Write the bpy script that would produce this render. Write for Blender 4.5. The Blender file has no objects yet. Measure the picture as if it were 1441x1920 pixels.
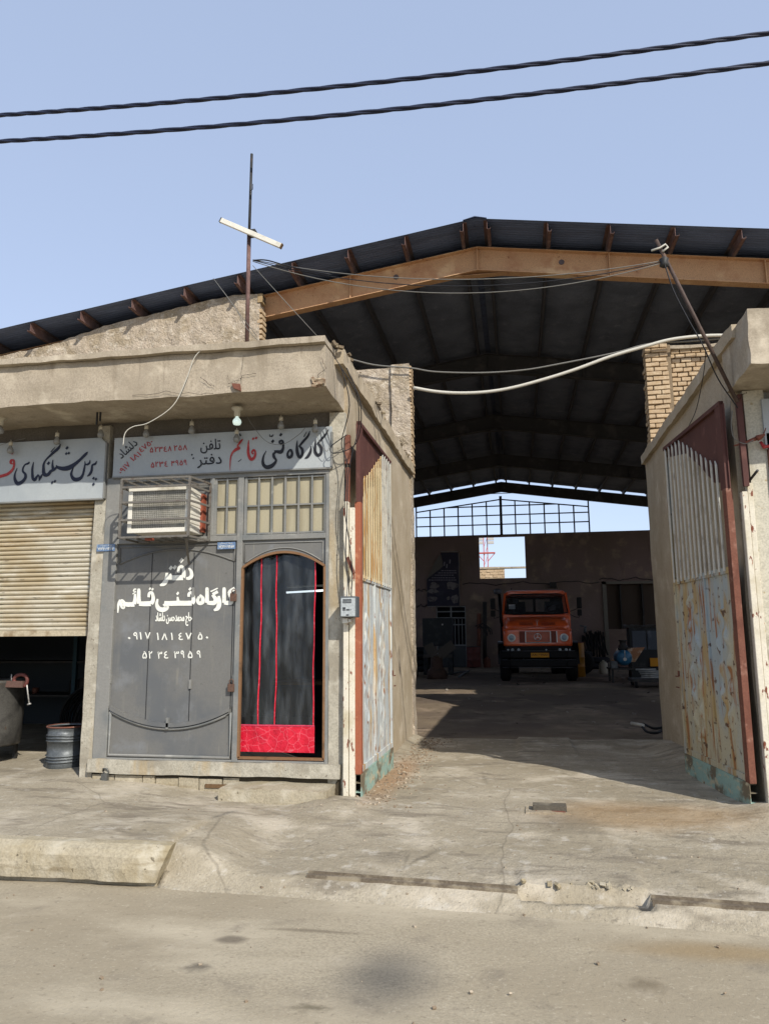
import bpy, bmesh, math, random, unicodedata
from mathutils import Vector, Matrix, noise
R = math.radians
sc = bpy.context.scene
col = sc.collection
# ------------------------------------------------------------------ camera, sky, sun, exposure
FPX, PITCH, YAW, ROLL, CH = 1417.0, R(9.44), R(9.73), R(-0.39), 1.65
cy_, sy_ = math.cos(YAW), math.sin(YAW)
FW = Vector((-sy_*math.cos(PITCH), cy_*math.cos(PITCH), math.sin(PITCH)))
r0_ = Vector((cy_, sy_, 0)); u0_ = r0_.cross(FW)
RT = r0_*math.cos(ROLL) + u0_*math.sin(ROLL)
UP = -r0_*math.sin(ROLL) + u0_*math.cos(ROLL)
CAMP = Vector((0, 0, CH))
cam_d = bpy.data.cameras.new('camera'); cam = bpy.data.objects.new('camera', cam_d); col.objects.link(cam)
m3 = Matrix((RT, UP, -FW)).transposed()
cam.matrix_world = Matrix.Translation(CAMP) @ m3.to_4x4()
cam_d.sensor_fit = 'VERTICAL'; cam_d.sensor_height = 36; cam_d.lens = FPX*36/1920
cam_d.clip_end = 3000; sc.camera = cam

SUN_H = Vector((0.622, -0.783, 0)).normalized()      # where the sun stands, seen from above
SUN_EL = math.atan(0.77)
w = bpy.data.worlds.new('World'); sc.world = w; w.use_nodes = True
nt = w.node_tree; nt.nodes.clear()
sky = nt.nodes.new('ShaderNodeTexSky'); sky.sky_type = 'NISHITA'; sky.sun_disc = False
sky.sun_elevation = SUN_EL; sky.sun_rotation = math.atan2(SUN_H.x, SUN_H.y)
sky.air_density = 1.0; sky.dust_density = 3.0; sky.ozone_density = 1.0; sky.altitude = 1300
hs = nt.nodes.new('ShaderNodeHueSaturation'); hs.inputs['Saturation'].default_value = 0.68
bg = nt.nodes.new('ShaderNodeBackground'); bg.inputs[1].default_value = 0.15
wo = nt.nodes.new('ShaderNodeOutputWorld')
hz = nt.nodes.new('ShaderNodeMixRGB'); hz.inputs[0].default_value = .72; hz.inputs[2].default_value = (1.5, 1.88, 2.7, 1)   # pale even desert haze over the clear-sky model
nt.links.new(sky.outputs[0], hs.inputs['Color']); nt.links.new(hs.outputs[0], hz.inputs[1]); nt.links.new(hz.outputs[0], bg.inputs[0]); nt.links.new(bg.outputs[0], wo.inputs[0])
sd = bpy.data.lights.new('sun', 'SUN'); sd.energy = 2.5; sd.angle = R(0.6); sd.color = (1.0, 0.945, 0.86)
so = bpy.data.objects.new('sun', sd); col.objects.link(so)
sdir = -(SUN_H*math.cos(SUN_EL) + Vector((0, 0, math.sin(SUN_EL))))
so.rotation_euler = sdir.to_track_quat('-Z', 'Y').to_euler(); so.location = (8, -10, 14)
sc.view_settings.view_transform = 'Standard'; sc.view_settings.look = 'None'
sc.view_settings.gamma = 1; sc.view_settings.exposure = 0.98
sc.cycles.max_bounces = 12; sc.cycles.diffuse_bounces = 8; sc.cycles.transparent_max_bounces = 16
random.seed(7)

# ------------------------------------------------------------------ helpers
def ray(x, y): return FW + RT*((x-720.5)/FPX) - UP*((y-960)/FPX)
def atY(x, y, Y):
    d = ray(x, y); return CAMP + d*(Y/d.y)
def atZ(x, y, z):
    d = ray(x, y); return CAMP + d*((z-CH)/d.z)

def lin(c):
    if isinstance(c, str):
        c = [int(c[i:i+2], 16)/255 for i in (0, 2, 4)]
        c = [x/12.92 if x <= .04045 else ((x+.055)/1.055)**2.4 for x in c]
    return (c[0], c[1], c[2], 1)

def mat(name, base, rough=.85, metal=0.0, layers=(), bump=(), spec=.3, alpha=1, emit=None, coat=0, trans=0, grain=.12):
    """layers: (colour, scale, lo, hi[, dict(stretch, detail, amt, kind, at, rad)])"""
    m = bpy.data.materials.new(name); m.use_nodes = True; t = m.node_tree; N = t.nodes; L = t.links
    b = N['Principled BSDF']; b.inputs['Roughness'].default_value = rough; b.inputs['Metallic'].default_value = metal
    b.inputs['Specular IOR Level'].default_value = spec; b.inputs['Alpha'].default_value = alpha
    if coat: b.inputs['Coat Weight'].default_value = coat
    if trans: b.inputs['Transmission Weight'].default_value = trans
    tc = N.new('ShaderNodeTexCoord')
    def mapped(stretch, loc=(0, 0, 0)):
        mp = N.new('ShaderNodeMapping'); mp.inputs['Scale'].default_value = stretch; mp.inputs['Location'].default_value = loc
        L.new(tc.outputs['Object'], mp.inputs[0]); return mp.outputs[0]
    rgb = N.new('ShaderNodeRGB'); rgb.outputs[0].default_value = lin(base); cur = rgb.outputs[0]
    k = 0
    ls = list(layers)
    if grain:
        c = lin(base); ls = [((c[0]*(1-grain*2.2), c[1]*(1-grain*2.2), c[2]*(1-grain*2.2)), 60, .35, .7, dict(detail=3))] + ls
    for ly in ls:
        c, s, lo, hi = ly[:4]; kw = ly[4] if len(ly) > 4 else {}
        k += 1; kind = kw.get('kind', 'noise')
        if kind == 'spot':
            a, r = kw['at'], kw['rad']
            sx = [1/x if x else 0 for x in r]; rz = kw.get('rz', 0)
            ra = Matrix.Rotation(rz, 3, 'Z') @ Vector(a)
            m0 = N.new('ShaderNodeMapping'); m0.inputs['Rotation'].default_value = (0, 0, rz); m0.inputs['Location'].default_value = -ra
            L.new(tc.outputs['Object'], m0.inputs[0])
            m1_ = N.new('ShaderNodeMapping'); m1_.inputs['Scale'].default_value = sx; L.new(m0.outputs[0], m1_.inputs[0]); mp = m1_.outputs[0]
            nz = N.new('ShaderNodeTexNoise'); nz.inputs['Scale'].default_value = s; nz.inputs['Detail'].default_value = 5
            L.new(mp, nz.inputs['Vector'])
            ln = N.new('ShaderNodeVectorMath'); ln.operation = 'LENGTH'; L.new(mp, ln.inputs[0])
            ad = N.new('ShaderNodeMath'); ad.operation = 'MULTIPLY_ADD'; ad.inputs[1].default_value = kw.get('wob', .5); L.new(nz.outputs[0], ad.inputs[0]); L.new(ln.outputs['Value'], ad.inputs[2])
            fac = ad.outputs[0]; lo_, hi_ = hi, lo
        elif kind == 'voronoi':
            nz = N.new('ShaderNodeTexVoronoi'); nz.feature = 'DISTANCE_TO_EDGE'; nz.inputs['Scale'].default_value = s
            n2 = N.new('ShaderNodeTexNoise'); n2.inputs['Scale'].default_value = s*1.7; n2.inputs['Detail'].default_value = 4
            mp = mapped(kw.get('stretch', (1, 1, 1))); L.new(mp, n2.inputs['Vector'])
            mx = N.new('ShaderNodeMixRGB'); mx.inputs[0].default_value = .25/s if s > 1 else .25; L.new(mp, mx.inputs[1]); L.new(n2.outputs['Color'], mx.inputs[2])
            L.new(mx.outputs[0], nz.inputs['Vector']); fac = nz.outputs['Distance']; lo_, hi_ = lo, hi
        else:
            nz = N.new('ShaderNodeTexNoise'); nz.inputs['Scale'].default_value = s; nz.inputs['Detail'].default_value = kw.get('detail', 7)
            nz.inputs['Roughness'].default_value = kw.get('nr', .6)
            L.new(mapped(kw.get('stretch', (1, 1, 1)), (k*3.7, k*1.9, k*5.3)), nz.inputs['Vector']); fac = nz.outputs[0]; lo_, hi_ = lo, hi
        mr = N.new('ShaderNodeMapRange'); mr.interpolation_type = 'SMOOTHSTEP'
        mr.inputs['From Min'].default_value = min(lo_, hi_); mr.inputs['From Max'].default_value = max(lo_, hi_)
        if lo_ > hi_: mr.inputs['To Min'].default_value = kw.get('amt', 1.0); mr.inputs['To Max'].default_value = 0
        else: mr.inputs['To Max'].default_value = kw.get('amt', 1.0)
        L.new(fac, mr.inputs['Value'])
        mx = N.new('ShaderNodeMixRGB'); L.new(mr.outputs[0], mx.inputs[0]); L.new(cur, mx.inputs[1]); mx.inputs[2].default_value = lin(c)
        cur = mx.outputs[0]
    L.new(cur, b.inputs['Base Color'])
    prev = None
    for bp in bump:
        s, st, dist = bp[:3]; kw = bp[3] if len(bp) > 3 else {}
        nz = N.new('ShaderNodeTexNoise'); nz.inputs['Scale'].default_value = s; nz.inputs['Detail'].default_value = 6; nz.inputs['Roughness'].default_value = .6
        L.new(mapped(kw.get('stretch', (1, 1, 1))), nz.inputs['Vector'])
        bn = N.new('ShaderNodeBump'); bn.inputs['Strength'].default_value = st; bn.inputs['Distance'].default_value = dist
        L.new(nz.outputs[0], bn.inputs['Height'])
        if prev: L.new(prev, bn.inputs['Normal'])
        prev = bn.outputs[0]
    if prev: L.new(prev, b.inputs['Normal'])
    if emit:
        b.inputs['Emission Color'].default_value = lin(emit[0]); b.inputs['Emission Strength'].default_value = emit[1]
    return m

class MB:
    def __init__(s): s.v = []; s.f = []; s.sm = []
    def add(s, vs, fs, smooth=False):
        o = len(s.v); s.v += [tuple(v) for v in vs]; s.f += [tuple(i+o for i in f) for f in fs]; s.sm += [smooth]*len(fs); return s
    def box(s, x0, x1, y0, y1, z0, z1, M=None):
        vs = [Vector((x, y, z)) for x in (x0, x1) for y in (y0, y1) for z in (z0, z1)]
        if M: vs = [M @ v for v in vs]
        return s.add(vs, [(0, 1, 3, 2), (4, 6, 7, 5), (0, 4, 5, 1), (2, 3, 7, 6), (0, 2, 6, 4), (1, 5, 7, 3)])
    def bar(s, a, b, w, h=None, up=(0, 0, 1)):
        a, b = Vector(a), Vector(b); h = h or w; d = (b-a); l = d.length; d.normalize(); up = Vector(up)
        if abs(d.dot(up)) > .98: up = Vector((0, 1, 0))
        x = d.cross(up).normalized(); u = x.cross(d)
        M = Matrix((x, d, u)).transposed().to_4x4(); M.translation = a
        return s.box(-w/2, w/2, 0, l, -h/2, h/2, M)
    def tube(s, pts, r, n=8, caps=True, closed=False):
        pts = [Vector(p) for p in pts]; m = len(pts); rr = r if isinstance(r, (list, tuple)) else [r]*m
        vs = []; prev = None
        for i, p in enumerate(pts):
            if closed: d = pts[(i+1) % m]-pts[i-1]
            else: d = pts[min(i+1, m-1)]-pts[max(i-1, 0)]
            d.normalize()
            if prev is None:
                up = Vector((0, 0, 1)) if abs(d.z) < .9 else Vector((0, 1, 0))
                x = d.cross(up).normalized()
            else: x = (prev - d*prev.dot(d)).normalized()
            prev = x; y = d.cross(x)
            for k in range(n):
                a = 2*math.pi*k/n; vs.append(p + (x*math.cos(a)+y*math.sin(a))*rr[i])
        fs = []
        for i in range(m if closed else m-1):
            j = (i+1) % m
            for k in range(n): fs.append((i*n+k, i*n+(k+1) % n, j*n+(k+1) % n, j*n+k))
        s.add(vs, fs, True)
        if caps and not closed:
            o = len(s.v)-len(vs); s.f += [tuple(o+k for k in range(n))[::-1], tuple(o+(m-1)*n+k for k in range(n))]; s.sm += [False, False]
        return s
    def lathe(s, prof, c=(0, 0, 0), n=24, axis='Z', sx=1, sy=1):
        vs = []; c = Vector(c)
        for r, h in prof:
            for k in range(n):
                a = 2*math.pi*k/n; x, y = r*math.cos(a)*sx, r*math.sin(a)*sy
                vs.append(c + (Vector((x, y, h)) if axis == 'Z' else Vector((x, h, y)) if axis == 'Y' else Vector((h, x, y))))
        fs = []; m = len(prof)
        for i in range(m-1):
            for k in range(n): fs.append((i*n+k, i*n+(k+1) % n, (i+1)*n+(k+1) % n, (i+1)*n+k))
        s.add(vs, fs, True); o = len(s.v)-len(vs)
        if prof[0][0] > 1e-6: s.f.append(tuple(o+k for k in range(n))[::-1]); s.sm.append(False)
        if prof[-1][0] > 1e-6: s.f.append(tuple(o+(m-1)*n+k for k in range(n))); s.sm.append(False)
        return s
    def prism(s, pts, a0, a1, plane='XZ'):
        def P(p, a): return (p[0], a, p[1]) if plane == 'XZ' else (a, p[0], p[1]) if plane == 'YZ' else (p[0], p[1], a)
        n = len(pts); vs = [P(p, a0) for p in pts]+[P(p, a1) for p in pts]
        fs = [tuple(range(n)), tuple(range(2*n-1, n-1, -1))]+[(i, n+i, n+(i+1) % n, (i+1) % n) for i in range(n)]
        return s.add(vs, fs)
    def rough(s, x0, x1, y0, y1, z0, z1, step=.08, amp=.008, freq=6, edge=0.0, skip=''):
        """subdivided box whose skin is uneven; edge = extra crumbling along the long edges"""
        X = [x0+(x1-x0)*i/max(1, round((x1-x0)/step)) for i in range(max(1, round((x1-x0)/step))+1)]
        Y = [y0+(y1-y0)*i/max(1, round((y1-y0)/step)) for i in range(max(1, round((y1-y0)/step))+1)]
        Z = [z0+(z1-z0)*i/max(1, round((z1-z0)/step)) for i in range(max(1, round((z1-z0)/step))+1)]
        def D(p):
            p = Vector(p); q = noise.noise_vector(p*freq)*amp + noise.noise_vector(p*freq*.25+Vector((9, 3, 1)))*amp*1.5
            ne = (p.x in (x0, x1))+(p.y in (y0, y1))+(p.z in (z0, z1))
            if ne >= 2 and edge:
                e = max(0, noise.noise(p*freq*1.3+Vector((4, 4, 4)))*1.6)*edge + edge*.15
                c = Vector((x0+x1, y0+y1, z0+z1))/2; d = Vector((math.copysign(1, c.x-p.x) if p.x in (x0, x1) else 0, math.copysign(1, c.y-p.y) if p.y in (y0, y1) else 0, math.copysign(1, c.z-p.z) if p.z in (z0, z1) else 0))
                q += d*e
            return p+q
        def face(A, B, f):
            vs = [D(f(a, b)) for a in A for b in B]; nb = len(B)
            s.add(vs, [(i*nb+j, (i+1)*nb+j, (i+1)*nb+j+1, i*nb+j+1) for i in range(len(A)-1) for j in range(nb-1)])
        if 'f' not in skip: face(X, Z, lambda a, b: (a, y0, b))
        if 'b' not in skip: face(X, Z, lambda a, b: (a, y1, b))
        if 'l' not in skip: face(Y, Z, lambda a, b: (x0, a, b))
        if 'r' not in skip: face(Y, Z, lambda a, b: (x1, a, b))
        if 'u' not in skip: face(X, Y, lambda a, b: (a, b, z0))
        if 't' not in skip: face(X, Y, lambda a, b: (a, b, z1))
        return s
    def build(s, name, m, parent=None, bevel=0, seg=2, merge=False, sub=0):
        me = bpy.data.meshes.new(name); me.from_pydata(s.v, [], s.f); me.update()
        me.polygons.foreach_set('use_smooth', s.sm)
        bm = bmesh.new(); bm.from_mesh(me)
        if merge: bmesh.ops.remove_doubles(bm, verts=bm.verts, dist=1e-4)
        bmesh.ops.recalc_face_normals(bm, faces=bm.faces); bm.to_mesh(me); bm.free()
        me.materials.append(m)
        o = bpy.data.objects.new(name, me); col.objects.link(o)
        if bevel:
            b = o.modifiers.new('bevel', 'BEVEL'); b.width = bevel; b.segments = seg; b.limit_method = 'ANGLE'
        if sub:
            b = o.modifiers.new('sub', 'SUBSURF'); b.levels = b.render_levels = sub
        if parent:
            o.parent = parent
            if parent.get('abs'): o.location = -world_of(parent)
        return o
def world_of(o):
    v = Vector(o.location)
    while o.parent: o = o.parent; v += Vector(o.location)
    return v
def tag(o, label, cat, group=None):
    o['label'] = label; o['category'] = cat
    if group: o['group'] = group
    return o
def kind(o, k): o['kind'] = k; return o
def thing(name, label, cat, loc=(0, 0, 0), group=None, rz=0, absolute=True):
    o = bpy.data.objects.new(name, None); col.objects.link(o); o.location = loc; o.rotation_euler = (0, 0, rz); o.empty_display_size = .1
    if absolute: o['abs'] = 1
    return tag(o, label, cat, group)
def copy_tree(o, parent=None):
    c = o.copy(); col.objects.link(c)
    if parent: c.parent = parent
    for ch in list(o.children): copy_tree(ch, c)
    return c
def solo(mb, name, m, label, cat, group=None, loc=None, **k):
    o = mb.build(name, m, **k)
    return tag(o, label, cat, group)

def catmull(p, n=8):
    p = [Vector(q) for q in p]; q = [p[0]*2-p[1]]+p+[p[-1]*2-p[-2]]; out = []
    for i in range(1, len(q)-2):
        for k in range(n):
            t = k/n; a, b, c, d = q[i-1], q[i], q[i+1], q[i+2]
            out.append(.5*((2*b)+(c-a)*t+(2*a-5*b+4*c-d)*t*t+(3*b-a-3*c+d)*t**3))
    out.append(q[-2]); return out
def sag(a, b, s, n=24):
    a, b = Vector(a), Vector(b)
    return [a.lerp(b, i/n)-Vector((0, 0, 4*s*(i/n)*(1-i/n))) for i in range(n+1)]

# ---- lettering: shape Persian words into their joined forms, left-to-right in reading order of the eye
FORMS = {}
for cp in list(range(0xFB50, 0xFC00))+list(range(0xFE80, 0xFEF5)):
    dsc = unicodedata.decomposition(chr(cp)).split()
    if len(dsc) == 2 and dsc[0].startswith('<'): FORMS.setdefault(chr(int(dsc[1], 16)), {})[dsc[0][1:-1]] = chr(cp)
def joins_next(c): return c == '\u0640' or 'initial' in FORMS.get(c, {})
def shape(txt):
    out = []
    for i, c in enumerate(txt):
        if c not in FORMS: out.append(c); continue
        pv = i > 0 and joins_next(txt[i-1]); nx = i+1 < len(txt) and (txt[i+1] in FORMS or txt[i+1] == '\u0640') and joins_next(c)
        f = FORMS[c]
        out.append(f.get('medial' if pv and nx else 'final' if pv else 'initial' if nx else 'isolated') or f.get('isolated', c))
    return ''.join(out[::-1])
def text_verts(body, bold=0):
    cu = bpy.data.curves.new('lettering', 'FONT'); cu.body = body; cu.offset = bold; cu.extrude = .012; cu.resolution_u = 4
    o = bpy.data.objects.new('lettering', cu); col.objects.link(o); bpy.context.view_layer.update()
    me = bpy.data.meshes.new_from_object(o.evaluated_get(bpy.context.evaluated_depsgraph_get()))
    vs = [Vector(v.co) for v in me.vertices]; fs = [tuple(p.vertices) for p in me.polygons]
    bpy.data.objects.remove(o); bpy.data.curves.remove(cu); bpy.data.meshes.remove(me)
    return vs, fs
def put_text(mb, body, Y, A, B, Cc, bold=0, persian=True, t=.003, heavy=0):
    """A = lower-left, B = lower-right, Cc = upper-left pixel of the lettering's own box, on the plane y = Y"""
    vs, fs = text_verts(shape(body) if persian else body, bold)
    x0, x1 = min(v.x for v in vs), max(v.x for v in vs); y0, y1 = min(v.y for v in vs), max(v.y for v in vs)
    a, b, c = atY(*A, Y), atY(*B, Y), atY(*Cc, Y)
    for k, (sx, sz) in enumerate(((0, 0), (1, 0), (-1, 0), (0, 1), (0, -1), (.7, .7), (-.7, -.7)) if heavy else ((0, 0),)):
        out = [a + (b-a)*((v.x-x0)/(x1-x0)) + (c-a)*((v.y-y0)/(y1-y0)) + Vector((sx*heavy, -(t+.0003*k) if v.z > 0 else 0, sz*heavy)) for v in vs]
        mb.add(out, fs)
def pen(mb, strokes, Y, ox, oy, sc_, t=.003):
    """calligraphic strokes: points (x, y, width) in an enlargement of scale sc_ whose corner is (ox, oy)"""
    for si, st in enumerate(strokes):
        yy = Y - .0004*(si % 7)
        if len(st) == 1:
            x, y, wd = st[0]; h = wd*.5
            pts = [(x-h*.9, y+h*.25), (x+h*.1, y-h), (x+h*.9, y-h*.2), (x-h*.1, y+h)]
            ps = [atY(ox+p[0]/sc_, oy+p[1]/sc_, yy) for p in pts]
            mb.add(ps+[p-Vector((0, t, 0)) for p in ps], [(0, 1, 2, 3), (4, 7, 6, 5)]+[(i, 4+i, 4+(i+1) % 4, (i+1) % 4) for i in range(4)]); continue
        c = catmull([(p[0], p[1], p[2]) for p in st], 7); L_, R_ = [], []
        for i, p in enumerate(c):
            d = (c[min(i+1, len(c)-1)]-c[max(i-1, 0)]); d.z = 0; d.normalize(); nrm = Vector((-d.y, d.x, 0)); wd = max(p.z, 2.5)/2
            L_.append(atY(ox+(p.x+nrm.x*wd)/sc_, oy+(p.y+nrm.y*wd)/sc_, yy)); R_.append(atY(ox+(p.x-nrm.x*wd)/sc_, oy+(p.y-nrm.y*wd)/sc_, yy))
        n = len(c); vv = []
        for i in range(n): vv += [L_[i], R_[i], L_[i]-Vector((0, t, 0)), R_[i]-Vector((0, t, 0))]
        fs = []
        for i in range(n-1):
            a, b = 4*i, 4*i+4; fs += [(a+2, a+3, b+3, b+2), (a, a+2, b+2, b), (a+1, b+1, b+3, a+3)]
        fs += [(0, 1, 3, 2), (4*n-4, 4*n-2, 4*n-1, 4*n-3)]
        mb.add(vv, fs)

# ------------------------------------------------------------------ materials
plaster = mat('plaster_cement', 'A99D8A', .92, layers=[('615648', 2.2, .58, .74, dict(stretch=(5, 5, .5), amt=.6)), ('5C5143', 30, .66, .72, dict(amt=.6)), ('918674', 1.6, .4, .7), ('BBB09C', 3.5, .5, .75), ('7E7462', 7, .6, .75, dict(amt=.5)), ('6E6250', 1.2, .55, .75, dict(stretch=(6, 6, .7), amt=.55))], bump=[(14, .35, .02), (90, .25, .006)])
cement_g = mat('grey_cement_pillar', 'A9A393', .92, layers=[('8F8879', 2, .45, .65), ('B8B2A2', 5, .5, .7), ('A08C68', 1.5, .55, .7, dict(stretch=(3, 3, .6), amt=.6)), ('5B5245', 24, .64, .7, dict(amt=.7))], bump=[(16, .45, .02), (80, .3, .006)])
plaster_side = mat('plaster_side', 'B0A28B', .92, layers=[('9B8D75', 1.1, .4, .7), ('C0B49F', 2.6, .5, .8), ('84755C', 5, .58, .75, dict(amt=.5)), ('7A6B54', 1.3, .55, .8, dict(stretch=(5, 5, .4), amt=.5))], bump=[(5, .25, .03), (60, .25, .006)])
rubble = mat('rough_mud_plaster', 'B5A794', .95, layers=[('9A8C76', 3, .42, .65), ('C5BAA8', 9, .5, .7), ('6F6450', 22, .58, .7, dict(amt=.6))], bump=[(9, .9, .06), (28, .9, .03), (90, .4, .01)])
brick_m = mat('yellow_brick', 'B8A284', .92, layers=[('A38A69', 9, .4, .7, dict(stretch=(1, 1, 3))), ('C9B698', 4, .5, .75), ('8C6E45', 30, .6, .75, dict(amt=.6))], bump=[(50, .5, .01)])
mortar_m = mat('brick_mortar', '80705A', .95, bump=[(50, .6, .01)])
dark_wall = mat('sooty_plaster', '82706A', .95, layers=[('74655A', .5, .4, .65), ('9A8875', 1.7, .5, .75), ('554A42', .9, .6, .78, dict(stretch=(2, 2, .5), amt=.7)), ('85765F', 5, .6, .8, dict(amt=.4))], bump=[(8, .4, .03)])
soot_roof = mat('sooty_roof_sheet', '7C8494', .85, layers=[('646B7A', 1.5, .4, .7), ('8E95A4', 4, .55, .8)], bump=[(2.2, .8, .08), (12, .3, .01)], spec=.2)
sheet_m = mat('blue_grey_corrugated_sheet', '5A6680', .6, layers=[('4A5368', 1.2, .4, .7, dict(stretch=(1, 6, 1))), ('6C7690', 5, .55, .8, dict(stretch=(1, 8, 1)))], spec=.3)
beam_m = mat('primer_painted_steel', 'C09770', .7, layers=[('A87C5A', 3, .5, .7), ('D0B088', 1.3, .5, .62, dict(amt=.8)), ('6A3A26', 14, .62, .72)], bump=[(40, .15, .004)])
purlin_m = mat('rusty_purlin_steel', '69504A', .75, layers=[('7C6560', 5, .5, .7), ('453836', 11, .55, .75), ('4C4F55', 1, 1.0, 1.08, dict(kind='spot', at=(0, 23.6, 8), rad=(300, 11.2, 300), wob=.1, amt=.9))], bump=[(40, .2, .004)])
concrete = mat('driveway_concrete', 'A39985', .95, layers=[('8E8470', .8, .4, .62, dict(stretch=(.6, 1.3, 1))), ('B3A996', 1.9, .46, .68), ('766D5E', 3.2, .52, .68, dict(amt=.8, stretch=(.5, 1.4, 1))), ('B4AD9F', 7, .56, .7, dict(amt=.7)), ('665E50', 14, .58, .7, dict(amt=.6)), ('B9B3A6', 34, .6, .7, dict(amt=.5)), ('575044', 55, .62, .7, dict(amt=.6)),
        ('5A5346', .5, .0035, .0005, dict(kind='voronoi', amt=.35)),
        ('8C6F47', .8, .55, 1.15, dict(kind='spot', at=(1.0, 7.0, .15), rad=(1.4, .8, 3), amt=.55)), ('9C7A5A', 1.6, .5, 1.1, dict(kind='spot', at=(-1.38, 8.6, .15), rad=(.3, 2.2, 3), amt=.7)),
        ('6B6253', 1.2, .4, 1.0, dict(kind='spot', at=(-2.4, 6.4, .2), rad=(.3, .12, 3), amt=.5)), ('5F5648', 2.2, .4, 1.2, dict(kind='spot', at=(.3, 6.7, .2), rad=(.5, .45, 3), amt=.4))]
        + [('5E574A', 3, .35, 1.0, dict(kind='spot', at=tuple((atZ(*a, .12)+atZ(*b, .12))/2), rad=((atZ(*a, .12)-atZ(*b, .12)).length/2, wd_, 3), amt=am, wob=.6, rz=-math.atan2((atZ(*b, .12)-atZ(*a, .12)).y, (atZ(*b, .12)-atZ(*a, .12)).x)))
           for a, b, wd_, am in (((715, 1642), (858, 1573), .05, .6), ((748, 1640), (775, 1580), .03, .45), ((840, 1470), (925, 1462), .05, .35), ((900, 1440), (920, 1500), .05, .3), ((560, 1555), (670, 1545), .05, .4), ((640, 1600), (900, 1590), .10, .25), ((1150, 1560), (1230, 1640), .05, .3), ((1000, 1590), (1300, 1600), .2, .25), ((270, 1552), (345, 1545), .06, .5), ((690, 1538), (1340, 1560), .035, .45), ((690, 1500), (1000, 1535), .05, .4), ((420, 1510), (620, 1560), .08, .35))],
        bump=[(3, .35, .05), (16, .5, .025), (70, .6, .01)])
yard_m = mat('oily_yard_floor', '83745F', .95, layers=[('64574A', .35, .38, .6), ('948370', .9, .5, .7), ('4C4235', 2.3, .55, .75), ('8E8270', 8, .66, .8, dict(amt=.5))], bump=[(2, .4, .06), (20, .4, .02)])
asphalt = mat('dusty_asphalt', 'A59A84', .95, layers=[('938873', .5, .4, .65), ('AFA48E', 1.3, .48, .72, dict(stretch=(.5, 1.2, 1))), ('7B7263', 2.6, .56, .74, dict(amt=.7)), ('AEA390', 5, .6, .78, dict(amt=.5)), ('6A6050', 26, .58, .7, dict(amt=.4)), ('BBB19C', 48, .58, .68, dict(amt=.4)), ('554C3E', 110, .6, .7, dict(amt=.4)),
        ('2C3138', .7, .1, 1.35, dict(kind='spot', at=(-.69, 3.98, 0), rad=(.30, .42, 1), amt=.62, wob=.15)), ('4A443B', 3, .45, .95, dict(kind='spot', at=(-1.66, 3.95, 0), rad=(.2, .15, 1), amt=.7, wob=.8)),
        ('655C4F', 1.6, .45, .95, dict(kind='spot', at=(-1.62, 4.32, 0), rad=(.16, .1, 1), amt=.8, wob=.35)), ('57503F', 3, .45, .95, dict(kind='spot', at=(-.98, 3.62, 0), rad=(.28, .12, 1), amt=.7, wob=.9)),
        ('6E6350', 2.5, .5, 1.1, dict(kind='spot', at=(.55, 4.1, 0), rad=(.22, .2, 1), amt=.7, wob=.9)), ('8A7450', 1, .4, 1.2, dict(kind='spot', at=(1.0, 4.55, 0), rad=(.8, .2, 1), amt=.6, wob=.5)),
        ('6E6453', 1.5, .4, 1.1, dict(kind='spot', at=(-1.2, 4.5, 0), rad=(.5, .05, 1), amt=.7, wob=.6))],
        bump=[(2, .25, .04), (30, .3, .012), (140, .5, .005)])
kerb_m = mat('kerb_concrete', 'A69C86', .92, layers=[('94876B', 1.6, .42, .66), ('B3AB98', 4, .5, .72), ('4B4335', 26, .64, .7, dict(amt=.8)), ('796B50', 2.2, .55, .7, dict(stretch=(1, 1, 6), amt=.6))], bump=[(12, .5, .02), (60, .5, .008)])
earth = mat('bare_earth', '8B7C63', .95, layers=[('75674F', .3, .4, .6)])
sign_m = mat('sign_sheet_grey', 'A0A5A5', .45, layers=[('92989A', 1.5, .45, .7), ('8B8E8C', 5, .62, .75, dict(stretch=(3, 3, .6), amt=.5))], spec=.5, grain=.03)
ink = mat('sign_paint_black', '23252B', .6, grain=.05)
red_ink = mat('sign_paint_red', 'A03436', .6, layers=[('B75A54', 30, .5, .7)], grain=.05)
white_paint = mat('white_letter_paint', 'DEDED4', .6, layers=[('BDBDB3', 14, .5, .7, dict(amt=.6)), ('6A6965', 45, .64, .69, dict(amt=.8))], grain=.03)
door_m = mat('grey_door_paint', '6A6965', .55, layers=[('8B8678', 3, .6, .72, dict(stretch=(9, 9, .5), amt=.45)), ('4A4742', 22, .66, .72, dict(amt=.6)), ('5A5C5D', 1.5, .42, .68), ('737576', 3.2, .52, .75), ('8A8A84', 40, .7, .76, dict(amt=.5)), ('7E7B70', 2, .55, .75, dict(stretch=(7, 7, .8), amt=.3))], bump=[(6, .08, .01), (60, .1, .002)], spec=.35, grain=.04)
frame_m = mat('grey_frame_paint', '7F7E79', .6, layers=[('696C6B', 3, .45, .7), ('8F8F88', 8, .58, .74), ('5A4C3D', 35, .66, .72, dict(amt=.7))], bump=[(60, .15, .002)], grain=.05)
brown_frame = mat('brown_frame_paint', '7A5B3F', .6, layers=[('5C452F', 9, .5, .7), ('8E7252', 18, .6, .75)], grain=.05)
white_metal = mat('aged_white_metal', 'D6D2C5', .55, layers=[('A59F8E', 3, .5, .7), ('6E4E36', 28, .68, .73)], grain=.05)
mesh_m = mat('cooler_grille_mesh', 'B0ADA2', .6, layers=[('8F8C82', 3, .45, .7), ('A6A397', 10, .55, .75)], metal=.2)
cage_m = mat('cage_steel', '6B6760', .6, layers=[('53463C', 12, .52, .7), ('8E8A80', 6, .6, .8)])
orange_m = mat('orange_rust_paint', '8E4C38', .7)
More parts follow.
